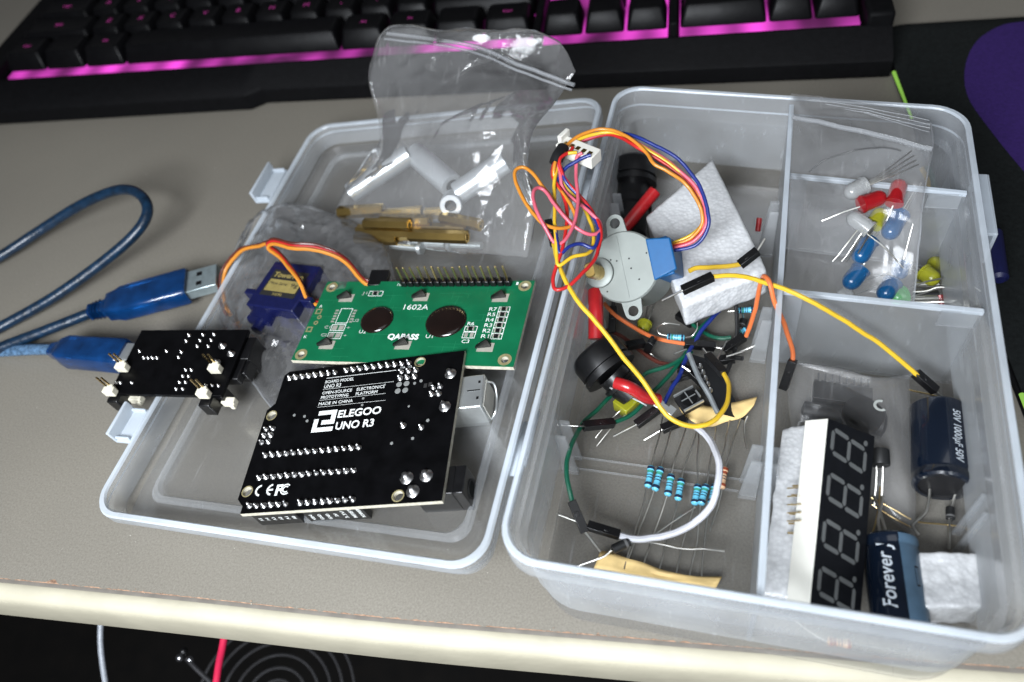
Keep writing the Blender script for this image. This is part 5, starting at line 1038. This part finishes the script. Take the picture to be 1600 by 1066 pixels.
led('blue led right of the yellow one', at(1386, 372, 27), at(1407, 334, 29), M_ledb, [[at(1407, 334, 29), at(1432, 290, 35)], [at(1410, 336, 29), at(1438, 285, 35)]], 2.9, gl)
led('blue led just below the clear front one', at(1338, 410, 23), at(1360, 374, 26), M_ledb, [], 2.9, gl)
led('blue led lowest on the left of the bag', at(1322, 450, 16), at(1346, 420, 19), M_ledb, [[at(1346, 420, 19), at(1368, 380, 26)]], 3.0, gl)
led('blue led at the very bottom right, cut by the divider', at(1377, 468, 13), at(1396, 440, 15), M_ledb, [[at(1396, 440, 15), at(1403, 405, 21)], [at(1390, 440, 15), at(1404, 432, 17)]], 3.0, gl)
led('blue led seen end on above the green one', at(1402, 436, 17), at(1410, 412, 19), M_ledb, [[at(1409, 412, 19), at(1427, 350, 29)]], 2.6, gl)
led('green led at the bottom of the bag', at(1396, 466, 12), at(1414, 460, 12), M_ledg, [], 2.8, gl)
led('milky clear led poking out above the divider at lower left', at(1312, 464, 12), at(1326, 458, 12), M_ledc, [], 2.4, gl)
led('yellow led beside the zip bag in the middle right compartment', at(1466, 442, 9), at(1442, 424, 9), M_ledy, [[at(1444, 424, 9), at(1424, 412, 9)], [at(1441, 430, 9), at(1424, 420, 9)]], 2.8, 'loose leds')
led('larger yellow led added to stand for the pad glow, deep in the middle right compartment', at(1452, 405, 5), at(1478, 425, 5), M_ledy, [], 2.8, 'loose leds')  # added; its yellow stands in for the mouse pad's light coming through the plastic
for k, (y, r_) in enumerate(((445, 1.0), (461, 1.2), (467, 1.1))):
    A, B = at(1428, y, 7), at(1466, y - 1, 7); g = G(); g.cyl(A, B, r_, 12); solo('small_capacitor', g, M_wirem if k != 1 else M_chip, ('upper', 'middle', 'lower')[k] + ' small dark rod part beside the shiny diode', 'component', 'small rod parts')
g = G(); g.tube([at(1470, 462, 8), at(1473, 478, 6)], .9, 8); solo('red_sleeve', g, M_redc, 'tiny red sleeve below the shiny diode', 'sleeve')
g = G(); g.tube([at(1448, 262, 14), at(1456, 275, 10), at(1460, 295, 6)], 1.0, 8); solo('green_wire', g, W_gr, 'short green wire end in the far right compartment', 'wire')
g = G(); g.tube([at(1441, 262, 12), at(1449, 280, 8), at(1451, 295, 5)], 1.0, 8); solo('yellow_wire', g, W_yl, 'short yellow wire end beside the green one in the far right compartment', 'wire')
A, B = at(1553, 362, 8), at(1562, 438, 8); g = G(); g.lathe(A, B, [(0, 1.5), (1, 2.6), ((B - A).length - 1, 2.8), ((B - A).length, 1.6)], 20); solo('blue_plug', g, mat('dark_blue', (.004, .006, .05), .5), 'dark blue plug lying on the desk beside the right wall of the box', 'plug')

# ================================================================== right front compartment
D0 = rescale(frame((0.321, 0.727, 0.089), (221.276, 12.146, 10.349)), 0.955); dk = 0.955
ds = thing('digit_display', 'four digit seven segment display with a white side and black face', 'segment display', D0)
W7, L7 = 19 * dk, 50.3 * dk
g = G(); g.box((W7 / 2, L7 / 2, -3.9), (W7, L7, 7.6)); part(ds, 'housing', g, M_white, bev=.12)
g = G(); g.box((W7 / 2, L7 / 2, 0.02), (W7 - .1, L7 - .1, .36)); fc = part(ds, 'face', g, M_face)
def seg7(cx_, cyy, i):
    # digits are read with the display turned: digit 'up' runs along -x of the housing
    g = G(); hw, hh, s_ = 3.1, 6.4, .6
    def bar(p, q):
        p, q = V(p), V(q); d = (q - p).normalized(); n_ = V((-d.y, d.x)); p, q = p + d * .35, q - d * .35
        return [p, p + d * s_ + n_ * s_, q - d * s_ + n_ * s_, q, q - d * s_ - n_ * s_, p + d * s_ - n_ * s_]
    sl = .75
    def tr(p):  # glyph space (x right, y up) -> face: up = +x? rotated quarter turn
        return (cx_ + (-p[1]), cyy + (p[0] + p[1] * .2))
    pts = {'a': ((-hw, hh), (hw, hh)), 'g': ((-hw, 0), (hw, 0)), 'd': ((-hw, -hh), (hw, -hh)), 'f': ((-hw, 0), (-hw, hh)), 'b': ((hw, 0), (hw, hh)), 'e': ((-hw, -hh), (-hw, 0)), 'c': ((hw, -hh), (hw, 0))}
    for k, (p, q) in pts.items(): g.prism([tr(v) for v in bar(p, q)], .2, .26)
    part(fc, 'digit', g, M_seg)
    g = G(); c = tr((4.9, -hh + .2)); g.cyl((c[0], c[1], .2), (c[0], c[1], .26), .75, 16); part(fc, 'decimal_point', g, M_seg)
for k in range(4): seg7(W7 / 2 - 0.5, L7 * (0.125 + .25 * k) - .6, k)
g = G()
for k in range(6): g.cyl((1.5, L7 / 2 - 6.35 + 2.54 * k, -7.6), (1.5, L7 / 2 - 6.35 + 2.54 * k, -11), .28, 6)
part(ds, 'pin_row', g, M_pin)
blob([at(1188, 930, 14), at(1250, 940, 16), at(1285, 655, 20), at(1222, 668, 18)], 10, M_foam, 1.0, 9, 'rough strip of white foam left of the digit display', 'foam_strip', 'foam strip', n=50)
g = G()
for k in range(5):
    A = at(*z14(330, 72 + 42 * k), 24); B = at(*z14(262, 75 + 42 * k), 20); g = G(); g.tube([A, B], .2, 6, sub=0); solo('bare_lead', g, M_pin, ('topmost', 'second', 'third', 'fourth', 'lowest')[k] + ' of the thin gold pins stuck in the foam strip', 'wire lead', 'gold pins in the foam strip')
blob([at(1444, 950, 14), at(1543, 948, 14), at(1530, 862, 14), at(1435, 862, 14)], 13, M_foam, .6, 14, 'white foam cube in the near right corner of the box', 'foam_cube', 'foam cube', n=36)
# capacitors
def capac(label, A, B, r, stripe_dir, txt, tdir, th, tw, legs, name='electrolytic_capacitor', tm=M_silv, sw_=.42, tname=None, trev=False, stripe=True):
    A, B = V(A), V(B); L_ = (B - A).length; a = (B - A).normalized(); t = thing(name, label, 'capacitor', A, 'large blue capacitors')
    pr_ = [(0.0, r * .82), (.25, r * .93), (.8, r), (L_ - 4.2, r), (L_ - 3.6, r * .95), (L_ - 3.0, r * .95), (L_ - 2.4, r), (L_ - .7, r), (L_ - .1, r * .92), (L_ - .1, r * .8), (L_ - .9, r * .78)]
    g = G(); g.lathe(A, B, pr_, 48, [0] * 8 + [0, 1]); part(t, 'can', g, [M_capd, M_blkm], True, ang=35)
    sd = V(stripe_dir); sd = (sd - a * sd.dot(a)).normalized(); w_ = a.cross(sd); n_ = 12
    if stripe:
        g = G(); rows = []
        for k in range(n_ + 1):
            th_ = (k / n_ - .5) * 2 * sw_; rows.append([A + a * d + (sd * math.cos(th_) + w_ * math.sin(th_)) * (rr + .06) for d, rr in ((.5, r * .96), (.9, r), (L_ - 4.3, r), (L_ - 3.6, r * .955), (L_ - 3.0, r * .955), (L_ - 2.3, r), (L_ - .8, r))])
        g.grid(rows); st_ = part(t, 'minus_stripe', g, M_caps, True)
        g = G(); rows = []; 
        for (x0, x1, y0, y1) in ((-.09, -.06, .42, .60), (.06, .09, .42, .60), (-.09, .09, .40, .42), (-.09, .09, .60, .62)):
            g.grid([[A + a * (L_ * y) + (sd * math.cos(x) + w_ * math.sin(x)) * (r + .1) for x in (x0, (x0 + x1) / 2, x1)] for y in (y0, (y0 + y1) / 2, y1)])
        part(st_, 'minus_mark', g, M_capd, True)
    td = V(tdir); td = (td - a * td.dot(a)).normalized(); tdw = a.cross(td)
    cu = text(t, txt, Matrix(), th, tm, tw, name='lettering', ext=0.0, shear=.25 if tname else 0, bold=.05)
    d0 = L_ * .5 - tw / 2; sg = -1; Mi = FR[t.name].inverted()
    for v in cu.data.vertices:
        x = v.co.x / S; y = v.co.y / S; along = (d0 + x) if not trev else (L_ - d0 - x); th_ = sg * (y - th / 2) / r
        P = A + a * along + (td * math.cos(th_) + tdw * math.sin(th_)) * (r + .09); v.co = (Mi @ P) * S
    for Ld in legs: g = G(); g.tube(Ld, .42, 8, sub=5); part(t, 'leg', g, M_wirem, True)
    return t
capac('large dark blue capacitor lying with its legs towards the front', at(1466, 640, 9), at(1473, 762, 9.5), 7.9, camx * .8 - vd * .2, '50V 1000µF 50V', vd * 1.0 + camx * .12, 2.2, 17, [[at(1454, 762, 6), at(1446, 800, 4), at(1427, 820, 3), at(1436, 836, 2.5)], [at(1495, 762, 6), at(1488, 785, 4), at(1484, 812, 3), at(1482, 857, 2.5)]], trev=False)
capac('dark blue capacitor with a broad grey stripe beside the digit display', at(1408, 985, 9), at(1389, 842, 10), 7.0, vd * 1.0 + camx * .45, 'Forever J', vd * 1.0 - camx * .55, 3.4, 17, [[at(1386, 838, 10), at(1379, 812, 8), at(1366, 776, 7)], [at(1377, 838, 10), at(1373, 812, 8), at(1380, 776, 7)]], tname=True, sw_=.55)
# regulator
t = thing('transistor', 'small dark transistor standing beside the digit display', 'transistor', at(1375, 730, 3)); A, B = at(1375, 728, 12), at(1374, 703, 13); g = G(); g.lathe(A, B, [(0, 2.5), (.3, 2.7), ((B - A).length, 2.7)], 18); part(t, 'case', g, M_chip, True, bev=.2)
for x0, x1 in ((1369, 1366), (1379, 1378)):
    g = G(); g.tube([at(x0, 728, 12), at(x0, 760, 8), at(x1, 792, 5)], .3, 6); part(t, 'leg', g, M_wirem, True)
# small bag with chips
cbg = thing('chip_bag', 'small cloudy bag of dark chips behind the digit display', 'plastic bag', at(1330, 640, 2))
sides = ([at(1236, 668, 6), at(1300, 700, 5), at(1380, 800, 4), at(1430, 838, 3)], [at(1430, 838, 3), at(1430, 740, 6), at(1425, 660, 8), at(1420, 586, 12)], [at(1236, 566, 12), at(1300, 574, 13), at(1368, 590, 14), at(1420, 586, 12)], [at(1236, 668, 6), at(1231, 620, 9), at(1236, 566, 12)])
film(cbg, 'film', sides, M_film2, 1.3, 12.5, 44, 44, off_=5, fold=.07); film(cbg, 'film', sides, M_film2, .6, 15.5, 30, 30, off_=-2, fold=.05)
g = G(); c = at(1376, 634, 16); MC_ = plugframe(c, c + V((1, .2, 0)))
for k in range(14):
    a0, a1 = [math.radians(60 + 240 * (k + j) / 14) for j in (0, 1)]; g.add([MC_ @ V((r * math.cos(a), r * math.sin(a), .1)) for r, a in ((1.2, a0), (2.0, a0), (2.0, a1), (1.2, a1))], [(0, 1, 2, 3)])
part(cbg, 'printed_mark', g, M_grey, True)
t = thing('chip', 'comb shaped dark chip with a row of pins under the cloudy bag', 'chip', at(1318, 612, 3)); Mq = plugframe(at(1270, 612, 9), at(1362, 624, 9)); Lq = (at(1270, 612, 9) - at(1362, 624, 9)).length
g = G(); g.box((Lq / 2, 0, 0), (Lq, 6.4, 3.2), M=Mq); part(t, 'case', g, M_chip, True, bev=.2)
for k in range(8):
    x = 1.2 + k * (Lq - 2.4) / 7; g = G(); g.box((x - .3, 3.8, .2), (1.3, 1.6, .4), M=Mq); g.box((x + .1, 5.6, .6), (.5, 2.6, .3), M=Mq); part(t, 'leg', g, M_chip, True)
g = G(); A, B = at(1252, 640, 7), at(1384, 664, 7); g.lathe(A, B, [(0, .6), (.6, 2.8), (14, 3.4), (17, 4.3), ((B - A).length - 1, 4.4), ((B - A).length, 2.5)], 24); solo('buzzer', g, M_chip, 'dark rounded part below the comb shaped chip', 'component')
g = G(); A, B = at(1345, 655, 9), at(1376, 672, 8); g.lathe(A, A + V((.1, .1, 1)), [(0, 5.6), (3.4, 5.8), (3.9, 5.2)], 28); solo('round_sensor', g, M_blkm, 'round black part peeking out behind the top of the digit display', 'component')
for lb_, pts in (('upper long gold lead behind the capacitor', [(1420, 608, 8), (1452, 615, 7), (1487, 626, 6)]), ('long thin lead right of the digit display, upper', [(1362, 777, 6), (1395, 795, 5), (1424, 812, 4)]), ('long thin lead right of the digit display, lower', [(1362, 788, 5), (1395, 808, 4), (1424, 824, 3.5)]), ('horizontal thin lead ending below the upper capacitor', [(1434, 816, 3), (1466, 820, 3), (1502, 823, 3)]), ('bare lead crossing behind the lower capacitor', [(1364, 832, 4), (1372, 800, 7), (1376, 760, 8)])):
    g = G(); g.tube([at(*p) for p in pts], .26, 6, sub=5); solo('bare_lead', g, M_pin, lb_, 'wire lead', 'bare leads')
